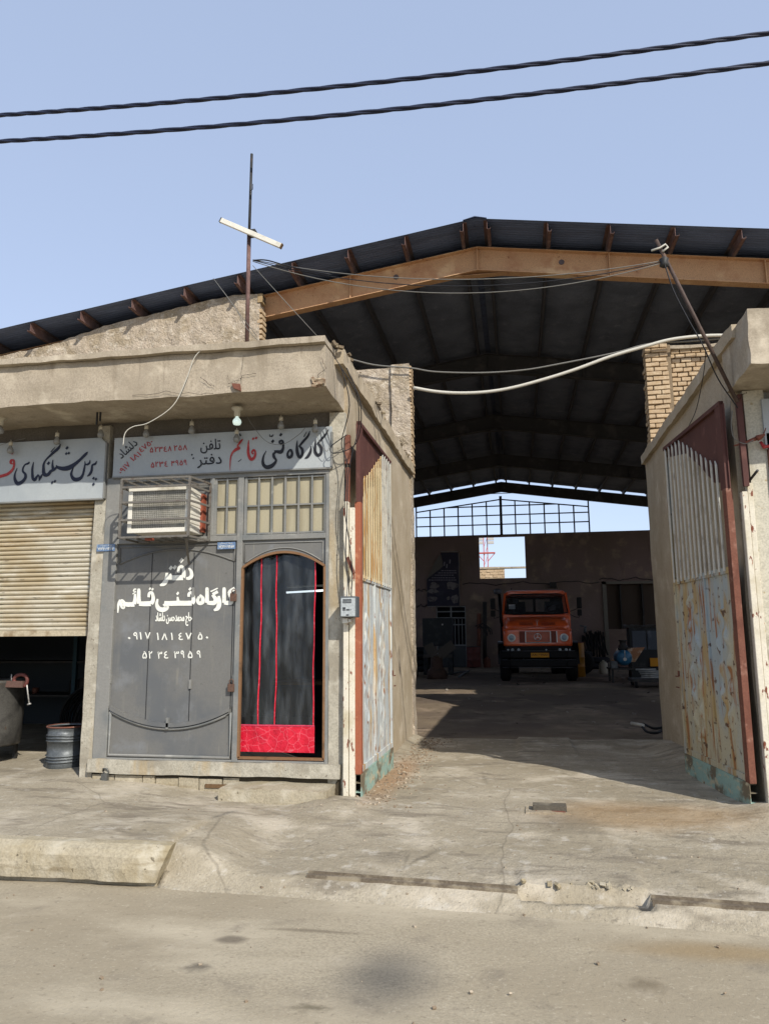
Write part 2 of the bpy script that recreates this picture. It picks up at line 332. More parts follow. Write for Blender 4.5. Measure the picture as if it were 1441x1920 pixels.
peel = mat('peeling_white_paint', 'CFC8B6', .65, layers=[('B3A98F', 3, .45, .7), ('6F3A26', 9, .60, .63, dict(stretch=(2, 2, .7))), ('8C5638', 24, .66, .69, dict(stretch=(2, 2, .7))), ('7A3B25', 1.2, .60, .68, dict(stretch=(1, 1, .6), amt=.7))], bump=[(24, .3, .006)], grain=.06)
rust = mat('rust_red_steel', '744A3B', .8, layers=[('573328', 3, .45, .7), ('957060', 8, .55, .75), ('4A241C', 20, .6, .7, dict(amt=.6))], bump=[(40, .3, .004)])
darkred = mat('dark_red_primer', '55352F', .7, layers=[('452925', 2, .45, .7), ('6C4A42', 6, .55, .75)], grain=.05)
gate_p = mat('gate_panel_paint', 'B2AA90', .6, layers=[('98A2A4', 1.2, .45, .6, dict(stretch=(1, 1, .5))), ('A68A55', 2.0, .47, .62, dict(stretch=(3, 3, .5), amt=.85)), ('8E5A2C', 3.0, .53, .64, dict(stretch=(4, 4, .5), amt=.9)), ('4E3324', 12, .58, .64, dict(amt=.9)), ('C7C2B2', 7, .62, .75, dict(stretch=(3, 3, .7), amt=.6))], bump=[(20, .25, .006)], grain=.06)
gate_l = mat('gate_panel_blue_grey', 'AEB4B4', .6, layers=[('C6C6BC', 3, .48, .66, dict(stretch=(3, 3, .6))), ('B08C50', 1.8, .53, .63, dict(stretch=(4, 4, .4), amt=.85)), ('7A4C2C', 7, .57, .64, dict(stretch=(3, 3, .7)))], bump=[(20, .2, .006)], grain=.06)
teal = mat('teal_worn_paint', '8CA79C', .7, layers=[('6B6250', 3, .47, .58), ('B0A78C', 7, .52, .66, dict(stretch=(1, 1, 2))), ('7B5539', 10, .6, .68)], bump=[(30, .3, .004)], grain=.06)
bar_w = mat('white_bar_paint', 'C6C4B8', .55, layers=[('9B958A', 5, .5, .7), ('7A4A30', 18, .66, .72)], grain=.05)
bar_y = mat('rusty_yellow_bar_paint', 'CDB98E', .6, layers=[('AD8146', 5, .48, .66, dict(stretch=(3, 3, .6))), ('D2C9AC', 3, .56, .7, dict(stretch=(3, 3, .3)))], grain=.05)
shutter_m = mat('shutter_slat_paint', 'C0B9A6', .55, layers=[('A99A7C', 1.1, .45, .66, dict(stretch=(1, 1, 1.6))), ('A58D66', 1.2, .54, .7, dict(stretch=(.6, 1, 2), amt=.6)), ('D0CBBC', 3, .55, .72, dict(stretch=(.7, 1, 3))), ('4B4238', 9, .60, .68, dict(stretch=(.5, 1, 4), amt=.8))], metal=.1, grain=.05)
bulb_on = mat('lit_bulb_glass', 'E8F4EE', .3, emit=('DDF6EC', 0.25), grain=0)
bulb_off = mat('unlit_bulb_glass', '7C7B75', .25, spec=.6, grain=0)
socket_m = mat('white_lamp_holder', 'B9B19C', .5, grain=.04)
wire_b = mat('black_cable', '1D1E22', .6, grain=.03)
wire_bl = mat('blue_black_overhead_cable', '20263A', .5, grain=.03)
wire_w = mat('white_cable_sheath', 'BDB9AC', .6, grain=.04)
wire_g = mat('grey_wire', '6E6C66', .6, grain=.04)
galv = mat('galvanised_steel', '646869', .5, metal=.4, layers=[('484C4E', 5, .45, .7), ('74777A', 12, .55, .75)], bump=[(12, .15, .01)])
dark_steel = mat('dark_oily_steel', '2B2A28', .6, layers=[('3C3935', 4, .5, .7), ('4B3A2E', 9, .6, .75)], spec=.4)
blackish = mat('black_rubber', '141414', .7, grain=.1)
tank_m = mat('sooty_tank_steel', '5C5A55', .5, metal=.3, layers=[('2F2E2C', 3, .45, .7), ('6C6A62', 5, .58, .8), ('5A4636', 10, .62, .75)], bump=[(10, .2, .01)])
red_tool = mat('red_clamp_paint', '6B3B35', .6, layers=[('4A2F2A', 8, .5, .7)])
window_c = mat('cream_window_blind', 'A0987F', .6, layers=[('8E866F', 2, .45, .7, dict(stretch=(4, 4, .6)))], spec=.5, grain=.03)
plaque_m = mat('blue_number_plate', '5E7594', .5, layers=[('8C9CB0', 40, .5, .7)], grain=.03)
red_cloth = mat('red_vinyl', 'C4142E', .35, layers=[('8C0C22', 3, .5, .7), ('DE8A94', 11, .03, .0, dict(kind='voronoi', amt=.35))], bump=[(14, .7, .02)], spec=.5, grain=.04)
wood_m = mat('old_wood', '6A5238', .8, layers=[('4E3B28', 4, .45, .7, dict(stretch=(1, 1, .2)))])
glassy = bpy.data.materials.new('clear_plastic_film'); glassy.use_nodes = True
def film(m, tint, gl, rough):
    t = m.node_tree; t.nodes.clear(); N = t.nodes; L = t.links
    o = N.new('ShaderNodeOutputMaterial'); tr = N.new('ShaderNodeBsdfTransparent'); tr.inputs[0].default_value = tint
    g = N.new('ShaderNodeBsdfGlossy'); g.inputs['Roughness'].default_value = rough; g.inputs[0].default_value = (.8, .85, .9, 1)
    d = N.new('ShaderNodeBsdfDiffuse'); d.inputs[0].default_value = (.30, .33, .35, 1)
    tc = N.new('ShaderNodeTexCoord'); mp = N.new('ShaderNodeMapping'); mp.inputs['Scale'].default_value = (9, 1, 2.0); L.new(tc.outputs['Object'], mp.inputs[0])
    nz = N.new('ShaderNodeTexNoise'); nz.inputs['Scale'].default_value = 1.5; nz.inputs['Detail'].default_value = 6; L.new(mp.outputs[0], nz.inputs['Vector'])
    bp = N.new('ShaderNodeBump'); bp.inputs['Strength'].default_value = .6; bp.inputs['Distance'].default_value = .02; L.new(nz.outputs[0], bp.inputs['Height']); L.new(bp.outputs[0], g.inputs['Normal'])
    rm = N.new('ShaderNodeMapRange'); rm.inputs['From Min'].default_value = .45; rm.inputs['From Max'].default_value = .8; rm.inputs['To Min'].default_value = .03; rm.inputs['To Max'].default_value = .18; L.new(nz.outputs[0], rm.inputs['Value'])
    m1 = N.new('ShaderNodeMixShader'); L.new(rm.outputs[0], m1.inputs[0]); L.new(tr.outputs[0], m1.inputs[1]); L.new(d.outputs[0], m1.inputs[2])
    m2 = N.new('ShaderNodeMixShader'); m2.inputs[0].default_value = gl; L.new(m1.outputs[0], m2.inputs[1]); L.new(g.outputs[0], m2.inputs[2]); L.new(m2.outputs[0], o.inputs[0])
film(glassy, (.5, .54, .58, 1), .045, .18)
glass = bpy.data.materials.new('windscreen_glass'); glass.use_nodes = True; film(glass, (.55, .6, .62, 1), .08, .02)

# ------------------------------------------------------------------ ground
kind(MB().box(-600, 600, -400, 900, -.5, -.03).build('ground', earth), 'structure')
def fbm(x, y, f, a): return noise.noise(Vector((x*f, y*f, 3.3)))*a
def grid_sheet(name, X, Y, h, m):
    mb = MB(); nb = len(Y)
    mb.add([(x, y, h(x, y)) for x in X for y in Y], [(i*nb+j, (i+1)*nb+j, (i+1)*nb+j+1, i*nb+j+1) for i in range(len(X)-1) for j in range(nb-1)], True)
    return kind(mb.build(name, m), 'structure')
def rng(a, b, s): n = max(1, round((b-a)/s)); return [a+(b-a)*i/n for i in range(n)]
XR = [-60, -30, -15]+rng(-9, -4, .25)+rng(-4, 3, .06)+rng(3, 9, .25)+[9, 15, 30, 60]
YR = [-12, -6, -2, 0]+rng(1, 2.6, .3)+rng(2.6, 5.4, .05)+[5.4, 5.7]
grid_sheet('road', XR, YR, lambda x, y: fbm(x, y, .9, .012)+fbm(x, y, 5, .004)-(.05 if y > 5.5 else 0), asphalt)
def smooth(a, b, v): t = min(1, max(0, (v-a)/(b-a))); return t*t*(3-2*t)
def roadline(x): return 5.085-.07*(x+2.42)+fbm(x, 0, 2.1, .03)
def barline(x): return 5.205-.075*(x+1.42)
def ground_h(x, y):
    drive = .11+.04*smooth(5.6, 7.2, y)-.06*smooth(8.5, 12, y)+.27*smooth(13, 21, y)
    walk = .262 - .12*smooth(-4.5, -2.0, x)*smooth(5.5, 7.1, y) + .015*smooth(6, 7.4, y)*(1-smooth(-4.4, -3.4, x))
    t = smooth(-2.6, -1.5+.55*smooth(5.2, 7.2, y)-.25, x) if y < 7.3 else smooth(-1.66, -1.5, x)
    h = walk*(1-t)+drive*t
    h += .07*math.exp(-((x+1.66)/.3)**2-((y-7.0)/.4)**2)            # mound at the foot of the left gate post
    h += .09*math.exp(-((x-2.15)/.3)**2-((y-7.2)/.35)**2)             # and at the right one
    h += .10*smooth(1.55, 2.1, x)*smooth(8.5, 9.5, y)*(1-smooth(11.5, 12.5, y))
    h += fbm(x, y, 1.1, .018)+fbm(x, y, 4, .008)+fbm(x, y, 14, .004)
    rl, bl = roadline(x), barline(x)
    if x > -2.44:
        k_ = smooth(-2.40, -1.75, x); bl = (rl+.26)*(1-k_)+bl*k_; e = smooth(rl-.02, bl, y); ap = (.235*(1-k_)+.085*k_)*e
        if y < bl: h = ap-.02*(1-smooth(rl-.05, rl+.03, y))+fbm(x, y, 9, .006)*e
        else: h = ap+(h-ap)*smooth(bl, bl+.45+.9*(1-smooth(-2.0, -1.2, x)), y)
        if -.05 < x < .74:                                             # the broken-out stretch of the gutter edge
            br = 5.175
            h = (.015+fbm(x, y, 20, .008)) if bl-.07 < y < br else (h if y <= bl else max(h, .118+fbm(x, 3, 14, .03)*(1-smooth(5.18, 5.26, y))))
        if y < rl-.05: h = -.04
    return h
XP = [-60, -20]+rng(-12, -4.6, .3)+rng(-4.6, -2.5, .07)+[-2.5, -2.441, -2.438]+rng(-2.4, 2.5, .03)+rng(2.5, 5, .2)+rng(5, 12, 1)+[12, 20, 60]
YP = [4.55, 4.62, 4.7]+rng(4.72, 5.16, .02)+[5.172, 5.178]+rng(5.19, 5.6, .02)+rng(5.6, 8, .04)+rng(8, 12.3, .09)+[12.3]
def pav(x, y):
    if x <= -2.441 and y < 5.19: return -.04
    return ground_h(x, y)
grid_sheet('pavement', XP, YP, pav, concrete)
XY = rng(-13, 12.5, .22)+[12.5]; YY = [12.28]+rng(12.4, 34.2, .22)+[34.2]
def yard_h(x, y): return .05+.3*smooth(12.5, 21, y)+fbm(x, y, .5, .05)+fbm(x, y, 2.2, .015)+.003
grid_sheet('yard_ground', XY, YY, lambda x, y: yard_h(x, y) if y > 12.35 else ground_h(x, y)-.02, yard_m)
# kerb with a hollow under its face
kb = MB(); prof = [(5.20, .268), (5.13, .262), (5.085, .235), (5.06, .19), (5.05, .12), (5.06, .035), (5.12, .035), (5.12, -.04), (5.20, -.04)]
kx = rng(-14, -2.43, .05)+[-2.43]; n = len(prof)
vs = []
for x in kx:
    for i, (y, z) in enumerate(prof):
        e = smooth(-2.62, -2.43, x)
        yy = y+fbm(x, z*3, 2.5, .02)+fbm(x, z*9, 11, .008)+(.02*e if y < 5.1 else 0); vs.append((x+e*(.09*z/.25-.03), yy, z+fbm(x, y, 6, .006)+(.02*max(0, noise.noise(Vector((x*6, 1, 1)))) if z < .05 else 0)))
kb.add(vs, [(i*n+j, (i+1)*n+j, (i+1)*n+(j+1) % n, i*n+(j+1) % n) for i in range(len(kx)-1) for j in range(n)]+[tuple(range((len(kx)-1)*n, len(kx)*n))])
kind(kb.build('kerb', kerb_m), 'structure')
# steel gutter edgings
for (x0, x1, lab) in ((-1.43, -.05, 'long rusty steel gutter edging left of the broken kerb gap'), (.74, 2.6, 'rusty steel gutter edging right of the broken kerb gap')):
    mb = MB(); a = Vector((x0, barline(x0), .092)); b = Vector((x1, barline(x1), .088))
    mb.bar(a, b, .045, .012); mb.bar(a+Vector((0, .024, .006)), b+Vector((0, .024, .006)), .006, .03); mb.bar(a+Vector((0, -.026, -.014)), b+Vector((0, -.026, -.014)), .006, .03)
    solo(mb, 'gutter_edging', mat('gutter_steel', '6A5F50', .9, layers=[('8E836F', 7, .45, .62)]), lab, 'gutter edging', 'gutter edgings')
# broken concrete inside the gap
mb = MB()
random.seed(3)
for i in range(24):
    x = random.uniform(-.03, .72); y = 5.18+random.uniform(-.015, .03); s = random.uniform(.006, .018)
    M = Matrix.Translation((x, y, random.uniform(.10, .128))) @ Matrix.Rotation(random.random()*3, 4, 'Z') @ Matrix.Rotation(random.random(), 4, 'X')
    mb.box(-s, s, -s*.8, s*.8, -s*.6, s*.6, M)
kind(solo(mb, 'concrete_rubble', kerb_m, 'crumbled pale concrete along the broken gutter gap', 'rubble'), 'stuff')
# small litter stones and gravel along the left wall
mb = MB(); random.seed(11)
for i in range(760):
    if i < 620: x = -1.42+random.gauss(0, .13)+.1; y = random.uniform(6.9, 12.2)
    else: x = random.uniform(-3.6, 2.2); y = random.uniform(3.2, 8.6)
    if x < -1.56 and y > 7: continue
    s = random.uniform(.003, .012)*(1.2 if i < 620 else .8)
    z = max(ground_h(x, y), 0) if y > 5.0 else 0.004
    if x < -2.44 and y > 4.98 and y < 5.2: continue
    M = Matrix.Translation((x, y, z+s*.3)) @ Matrix.Rotation(random.random()*6, 4, 'Z') @ Matrix.Rotation(random.random(), 4, 'X')
    mb.box(-s, s, -s*.7, s*.7, -s*.5, s*.5, M)
kind(solo(mb, 'gravel', mat('gravel_stones', '8C7B66', .9, layers=[('A79A86', 12, .5, .6), ('5C5042', 7, .55, .65)]), 'brown gravel scattered along the left passage wall and over the concrete', 'gravel'), 'stuff')

# ------------------------------------------------------------------ left shop building
Lb = thing('shop_building', 'low cement plastered shop building with thick canopy and grey metal front, left of the passage', 'building', (-4.3, 8, .2))
mb = MB()
mb.rough(-4.42, -4.28, 7.36, 7.6, .1, 3.95, .06, .006, edge=.012)
mb.build('pillar', cement_g, Lb)
MB().rough(-1.83, -1.665, 7.36, 7.6, .1, 3.95, .06, .006, edge=.012).build('pillar', cement_g, Lb)
mb = MB(); mb.rough(-9.5, -1.69, 6.65, 7.42, 3.985, 4.41, .05, .012, freq=5, edge=.028)
mb.build('canopy', plaster, Lb)
mb = MB(); mb.rough(-9.5, -1.68, 6.585, 12.2, 4.415, 4.475, .06, .012, freq=5, edge=.03); mb.build('roof_edge', plaster, Lb)
# side wall along the passage
mb = MB(); mb.rough(-1.88, -1.662, 7.42, 12.2, -.1, 4.405, .12, .012, freq=2.2, edge=.02, skip='l'); mb.build('side_wall', plaster_side, Lb)
mb = MB(); mb.rough(-1.75, -1.60, 7.0, 12.22, 4.33, 4.50, .07, .014, freq=5, edge=.04); mb.build('wall_coping', plaster_side, Lb)
mb = MB(); mb.box(-9.5, -1.85, 7.42, 7.66, 3.82, 4.05); mb.box(-9.5, -9.2, 7.4, 12, 0, 4.3)
mb.build('lintel', mat('dirty_grey_beam', '6B655C', .9, layers=[('58534B', 2, .4, .7)], bump=[(20, .3, .01)]), Lb)
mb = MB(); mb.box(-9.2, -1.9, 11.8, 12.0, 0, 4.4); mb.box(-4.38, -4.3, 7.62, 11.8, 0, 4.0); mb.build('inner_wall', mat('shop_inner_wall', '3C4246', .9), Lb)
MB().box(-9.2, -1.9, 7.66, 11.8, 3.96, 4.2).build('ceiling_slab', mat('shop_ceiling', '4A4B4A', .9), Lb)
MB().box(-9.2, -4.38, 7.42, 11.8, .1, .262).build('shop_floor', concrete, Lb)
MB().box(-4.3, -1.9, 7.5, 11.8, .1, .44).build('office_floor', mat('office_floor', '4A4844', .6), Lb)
# sill below the door: two courses with a broken joint
mb = MB(); mb.rough(-4.30, -1.7, 7.30, 7.5, .325, .455, .05, .007, edge=.012); mb.build('sill', cement_g, Lb)
mb = MB(); x = -4.26; random.seed(5)
while x < -2.75:
    L_ = random.uniform(.12, .3); mb.rough(x, min(x+L_, -2.72), 7.325+random.uniform(0, .02), 7.5, .10, .30+random.uniform(-.012, .01), .05, .004, edge=.01); x += L_+.012
mb.build('footing_course', kerb_m, Lb)
MB().box(-4.3, -1.7, 7.36, 7.5, .0, .33).build('footing', mat('dark_gap_mortar', '4A4234', .95), Lb)
mb = MB(); mb.box(-3.05, -2.72, 7.31, 7.325, .215, .25); mb.build('board', wood_m, Lb)
# cracks on the canopy and a broken patch with rusty iron
mb = MB()
def crack(pts, Y, wd=.006):
    ps = []
    for i in range(len(pts)-1):
        a, b = atY(*pts[i], Y), atY(*pts[i+1], Y)
        for k in range(5): ps.append(a.lerp(b, k/5)+Vector((random.uniform(-.01, .01), 0, random.uniform(-.01, .01))))
    ps.append(b); mb.tube(ps, [wd*random.uniform(.3, 1)*.5 for _ in ps], 5)
crack([(605, 672), (610, 690), (596, 703), (600, 718)], 6.632); crack([(430, 718), (445, 712), (456, 703), (480, 700)], 6.632); crack([(250, 742), (310, 735), (340, 738), (400, 738)], 6.632, .005); crack([(375, 705), (392, 722), (402, 725)], 6.632)
crack([(456, 665), (452, 720)], 6.632, .004); crack([(428, 702), (430, 715)], 6.632, .004)
mb.build('crack', mat('crack_dark', '3B3227', .95), Lb)
p = atY(441, 725, 6.64)
mb = MB(); mb.prism([(p.x-.03, p.z+.03), (p.x+.05, p.z+.02), (p.x+.06, p.z-.05), (p.x-.01, p.z-.02)], 6.62, 6.65); mb.build('rust_patch', rust, Lb)
mb = MB(); random.seed(9)
for i in range(12):
    c = Vector((-1.735+random.uniform(-.09, .03), 6.64+random.uniform(-.01, .05), 4.03+random.uniform(-.04, .07))); s = random.uniform(.012, .03)
    M = Matrix.Translation(c) @ Matrix.Rotation(random.random()*3, 4, 'Y') @ Matrix.Rotation(random.random(), 4, 'X'); mb.box(-s, s, -s*.7, s*.5, -s*.5, s*.5, M)
mb.build('broken_corner', mat('broken_brick_red', '87705A', .95, layers=[('A5967E', 8, .5, .6)]), Lb)
# bitumen/rubble lying on the coping edge
mb = MB()
for i in range(160):
    y = random.uniform(6.8, 12.1); c = Vector((-1.66+random.gauss(0, .03), y, 4.49+random.uniform(-.01, .02))); s = random.uniform(.01, .03)
    M = Matrix.Translation(c) @ Matrix.Rotation(random.random()*3, 4, 'Z') @ Matrix.Rotation(random.random(), 4, 'X'); mb.box(-s, s, -s, s, -s*.5, s*.5, M)
kind(mb.build('coping_rubble', mat('coping_rubble_grey', '6D604E', .95, layers=[('8F8168', 9, .5, .6)]), Lb), 'stuff')

# metal front: frame grid
mb = MB()
F0 = 7.345
for (x0, x1, z0, z1) in ((-4.28, -4.13, .455, 3.36), (-4.13, -1.83, 3.31, 3.36), (-2.80, -2.74, .455, 3.31), (-1.865, -1.83, .455, 3.31), (-4.13, -2.80, 2.645, 2.70), (-2.74, -1.865, 2.645, 2.70), (-4.13, -2.80, .455, .475), (-2.74, -1.865, .455, .475), (-3.11, -3.06, 2.70, 3.31)):
    mb.box(x0, x1, F0, F0+.07, z0, z1)
mb.build('door_frame', frame_m, Lb, bevel=.005)
MB().box(-4.13, -3.11, 7.385, 7.40, 2.70, 3.31).build('transom_panel', door_m, Lb)
def lattice(x0, x1, z0, z1, nx, nz):
    o = MB().box(x0, x1, 7.40, 7.406, z0, z1).build('window', window_c, Lb)
    f = MB(); t = .012
    for i in range(nx+1): x = x0+(x1-x0)*i/nx; wd = .014 if i in (0, nx) else .008; f.box(x-wd, x+wd, 7.36, 7.385, z0-.012, z1+.012)
    for j in range(nz+1):
        z = z0+(z1-z0)*j/nz
        f.box(x0, x1, 7.366, 7.389, z-.008, z+.008)
    g = f.build('window_bars', frame_m, o); g.location = (0, 0, 0)
    return o
lattice(-3.05, -2.80, 2.715, 3.295, 2, 2); lattice(-2.72, -1.87, 2.715, 3.295, 6, 2)
# the closed door leaf
def arc(x0, x1, zs, zm, n=24):
    return [(x0+(x1-x0)*i/n, zs+(zm-zs)*(1-(2*i/n-1)**2)) for i in range(n+1)]
dl = MB().box(-4.13, -2.80, 7.375, 7.40, .475, 2.645).build('metal_door', door_m, Lb)
def trim(pts, r, y, m, parent, name):
    o = MB().tube([(x, y, z) for x, z in pts], r, 6).build(name, m, parent); return o
A = arc(-4.10, -2.83, 2.435, 2.575)
trim(A+[(-2.83, 2.615), (-4.10, 2.615), (-4.10, 2.435)], .011, 7.372, door_m, dl, 'top_moulding')
B = arc(-4.115, -2.825, .955, .79)
trim([(x, z-.03) for x, z in B]+[(-2.825, .495), (-4.115, .495), (-4.115, .925)], .017, 7.365, frame_m, dl, 'bottom_moulding')
mb = MB()
n = len(B); mb.add([(x, 7.335, z-.012) for x, z in B]+[(x, 7.335, z+.03) for x, z in B]+[(x, 7.376, z+.03) for x, z in B], [(i, i+1, n+i+1, n+i) for i in range(n-1)]+[(n+i, n+i+1, 2*n+i+1, 2*n+i) for i in range(n-1)])
mb.build('lower_lip', door_m, dl)
mb = MB()
seams = [((-3.735, .80), (-3.725, 2.545)), ((-3.27, .80), (-3.255, 2.535)), ((-2.835, .96), (-2.83, 2.44))]
for (a, b) in seams: mb.box(a[0]-.004, a[0]+.004, 7.372, 7.377, a[1], b[1])
mb.build('panel_seam', mat('seam_dark', '303132', .8), dl)
for x, z in ((-4.135, 1.25), (-4.135, 2.0), (-3.262, 1.2), (-3.262, 2.13), (-2.80, 1.25)): MB().box(x-.012, x+.012, 7.355, 7.38, z-.045, z+.045).build('hinge', frame_m, dl)
mb = MB(); mb.box(-3.495, -3.47, 7.335, 7.37, .76, .87); mb.box(-3.50, -3.44, 7.34, 7.372, .80, .815); mb.build('latch', frame_m, dl)
for z in (2.10, 1.205):
    mb = MB(); x = -2.815; mb.box(x-.035, x+.03, 7.325, 7.35, z-.075, z-.0); mb.tube([(x-.02, 7.337, z-.01), (x-.02, 7.337, z+.035), (x, 7.337, z+.05), (x+.018, 7.337, z+.035), (x+.018, 7.337, z-.01)], .006, 6)
    solo(mb, 'padlock', mat('padlock_brown', '6B5346', .6, metal=.4), 'brown padlock on the grey metal door, ' + ('upper one beside the lettering' if z > 2 else 'lower one near the curtain frame'), 'padlock', 'padlocks', bevel=.004)
# arched opening with spandrel and brown frame
mb = MB(); arch = arc(-2.74, -1.865, 2.375, 2.525)
pts = [(-2.74, 2.645)]+[(-1.865, 2.645)]+arch[::-1]
mb.prism(pts, 7.37, 7.40); sp = mb.build('spandrel_panel', door_m, Lb)
trim([(x*.93-.165*.98, z+.035) for x, z in arch]+[(-1.90, 2.615), (-2.72, 2.615), (-2.72, 2.42)], .007, 7.366, frame_m, sp, 'spandrel_moulding')
fr = [(x, z) for x, z in arch]
mb = MB(); path = [(-2.74, .485)]+fr+[(-1.865, .485), (-2.74, .485)]
for i in range(len(path)-1):
    a, b = path[i], path[i+1]; mb.bar((a[0]*.985-.034, 7.362, a[1]-(.01 if a[1] > 1 else -.012)), (b[0]*.985-.034, 7.362, b[1]-(.01 if b[1] > 1 else -.012)), .024, .035, up=(0, 1, 0))
mb.build('arched_frame', brown_frame, Lb)
# lettering on the door
mb = MB(); Yd = 7.374
def pz(x, y, ox=210, oy=1030, s=6.004): return (ox+x/s, oy+y/s)
pen(mb, [[(866, 212, 18), (893, 250, 34), (897, 300, 42), (868, 326, 38), (836, 326, 26)],
 [(752, 262, 30), (752, 215, 30), (785, 192, 30), (806, 225, 34), (810, 285, 44), (800, 318, 52)], [(800, 318, 58), (740, 320, 58), (680, 321, 56), (618, 320, 44)], [(652, 275, 26), (665, 318, 40)], [(618, 265, 26), (618, 325, 44), (592, 382, 50), (543, 408, 20)],
 [(783, 126, 62)], [(664, 209, 54)], [(709, 203, 54)],
 [(1385, 440, 42), (1335, 470, 40), (1312, 500, 26)], [(1318, 498, 30), (1346, 560, 46), (1338, 598, 50), (1300, 603, 48), (1262, 600, 40)], [(1262, 428, 22), (1263, 450, 38), (1263, 520, 40), (1263, 602, 44)],
 [(1203, 525, 26), (1210, 600, 46), (1192, 662, 48), (1148, 688, 20)],
 [(1192, 437, 14), (1112, 476, 16)], [(1192, 476, 34), (1135, 508, 32)], [(1132, 512, 30), (1168, 560, 46), (1155, 600, 50), (1110, 604, 46), (1072, 600, 40)], [(1070, 428, 22), (1071, 450, 38), (1071, 520, 40), (1071, 602, 44)],
 [(990, 512, 22), (1022, 550, 40), (1020, 595, 44), (985, 606, 42), (966, 575, 36), (984, 530, 26)],
 [(880, 446, 42)], [(865, 535, 28), (868, 500, 30), (898, 488, 32), (916, 530, 38), (918, 580, 46), (900, 606, 54)], [(900, 606, 56), (830, 607, 56), (740, 607, 56), (650, 610, 54), (590, 604, 46)], [(740, 535, 18), (748, 600, 40)], [(742, 496, 42)],
 [(516, 558, 18), (506, 620, 36), (530, 668, 50), (580, 680, 52), (618, 652, 50), (590, 610, 44)],
 [(430, 444, 34)], [(458, 450, 34)], [(415, 540, 28), (420, 500, 30), (448, 486, 32), (464, 530, 38), (462, 580, 44), (440, 610, 54)], [(440, 611, 56), (370, 613, 56), (306, 612, 50)], [(306, 442, 22), (304, 470, 38), (304, 540, 40), (306, 612, 46)],
 [(276, 448, 12), (254, 450, 14), (246, 470, 14), (272, 474, 12)], [(272, 476, 10), (234, 504, 12)], [(262, 500, 22), (262, 570, 40), (250, 615, 48)], [(255, 620, 52), (180, 621, 52), (130, 612, 46)], [(140, 600, 34), (112, 580, 38), (105, 615, 34), (125, 655, 40), (142, 640, 30)], [(98, 570, 30), (76, 620, 28), (68, 716, 12)]], Yd, 210, 1030, 6.004)
put_text(mb, 'حاج محمدحسن دلشاد', Yd, pz(492, 862), pz(900, 862), pz(492, 712), .0, heavy=.0022)
def digits(mb, ds, Y, f, h, bold=.012):
    for ch, x0, x1, y in ds: put_text(mb, ch, Y, f(x0, y+h*(.32 if ch == '۰' else .5)), f(x1, y+h*(.32 if ch == '۰' else .5)), f(x0, y-h*(0 if ch == '۰' else .5)), bold)
def q(x, y): return (180+x/3.002, 1000+y/3.002)
digits(mb, [('۰', 180, 196, 583), ('۹', 212, 236, 577), ('۱', 246, 258, 577), ('۷', 276, 308, 577), ('۱', 343, 354, 580), ('۸', 370, 403, 580), ('۱', 422, 433, 580), ('٤', 466, 490, 580), ('۷', 504, 540, 580), ('۵', 574, 600, 578), ('۰', 618, 633, 580)], Yd, q, 42)
digits(mb, [('۵', 262, 288, 684), ('۲', 297, 318, 684), ('۳', 348, 374, 684), ('٤', 384, 408, 684), ('۳', 440, 468, 682), ('۹', 478, 498, 680), ('۵', 518, 544, 682), ('۹', 568, 590, 680)], Yd, q, 42)
mb.build('lettering', white_paint, dl)
# roller shutter and its rails
rs = MB(); zs = []; z = 1.745
x0, x1 = -9.2, -4.43
prof = []
while z < 3.2:
    prof += [(0, z), (-.016, z+.008), (-.021, z+.022), (-.015, z+.036), (.004, z+.042), (.008, z+.047)]; z += .049
n = len(prof); rs.add([(x, 7.50+y, zz) for x in (x0, x1) for y, zz in prof], [(i, i+1, n+i+1, n+i) for i in range(n-1)], False)
sh = rs.build('roller_shutter', shutter_m, Lb)
mb = MB(); mb.box(x0, x1, 7.475, 7.52, 1.69, 1.75); mb.build('bottom_bar', mat('shutter_bar', 'B3A78E', .6, layers=[('7E6B50', 5, .5, .7)]), sh)
mb = MB(); mb.box(-4.45, -4.42, 7.40, 7.56, .27, 3.2); mb.build('guide_rail', mat('rail_brown', '4F3B30', .7, layers=[('8B8478', 6, .55, .7)]), sh)
# signboards
def signboard(label, x0, x1, z0, z1, chamf=False):
    t = thing('signboard', label, 'sign', ((x0+x1)/2, 7.35, z0), 'painted signboards over the shop fronts')
    mb = MB()
    if chamf: mb.prism([(x0, z0), (x1, z0), (x1, z1-.07), (x1-.07, z1), (x0, z1)], 7.325, 7.36)
    else: mb.box(x0, x1, 7.325, 7.36, z0, z1)
    mb.build('board', sign_m, t, bevel=.004)
    mb = MB()
    for (a, b, c, d) in ((x0, x1, z0-.012, z0+.004), (x1-.006, x1+.01, z0, z1-.06)): mb.box(a, b, 7.315, 7.36, c, d)
    mb.build('rim', frame_m, t)
    return t
s1 = signboard('long grey signboard with dark calligraphy and a red word above the roller shutter', -9.0, -4.30, 3.14, 3.815, True)
s2 = signboard('grey signboard with black and red calligraphy and phone numbers above the office door', -4.21, -1.80, 3.365, 3.80)
Ys = 7.322
mb = MB()
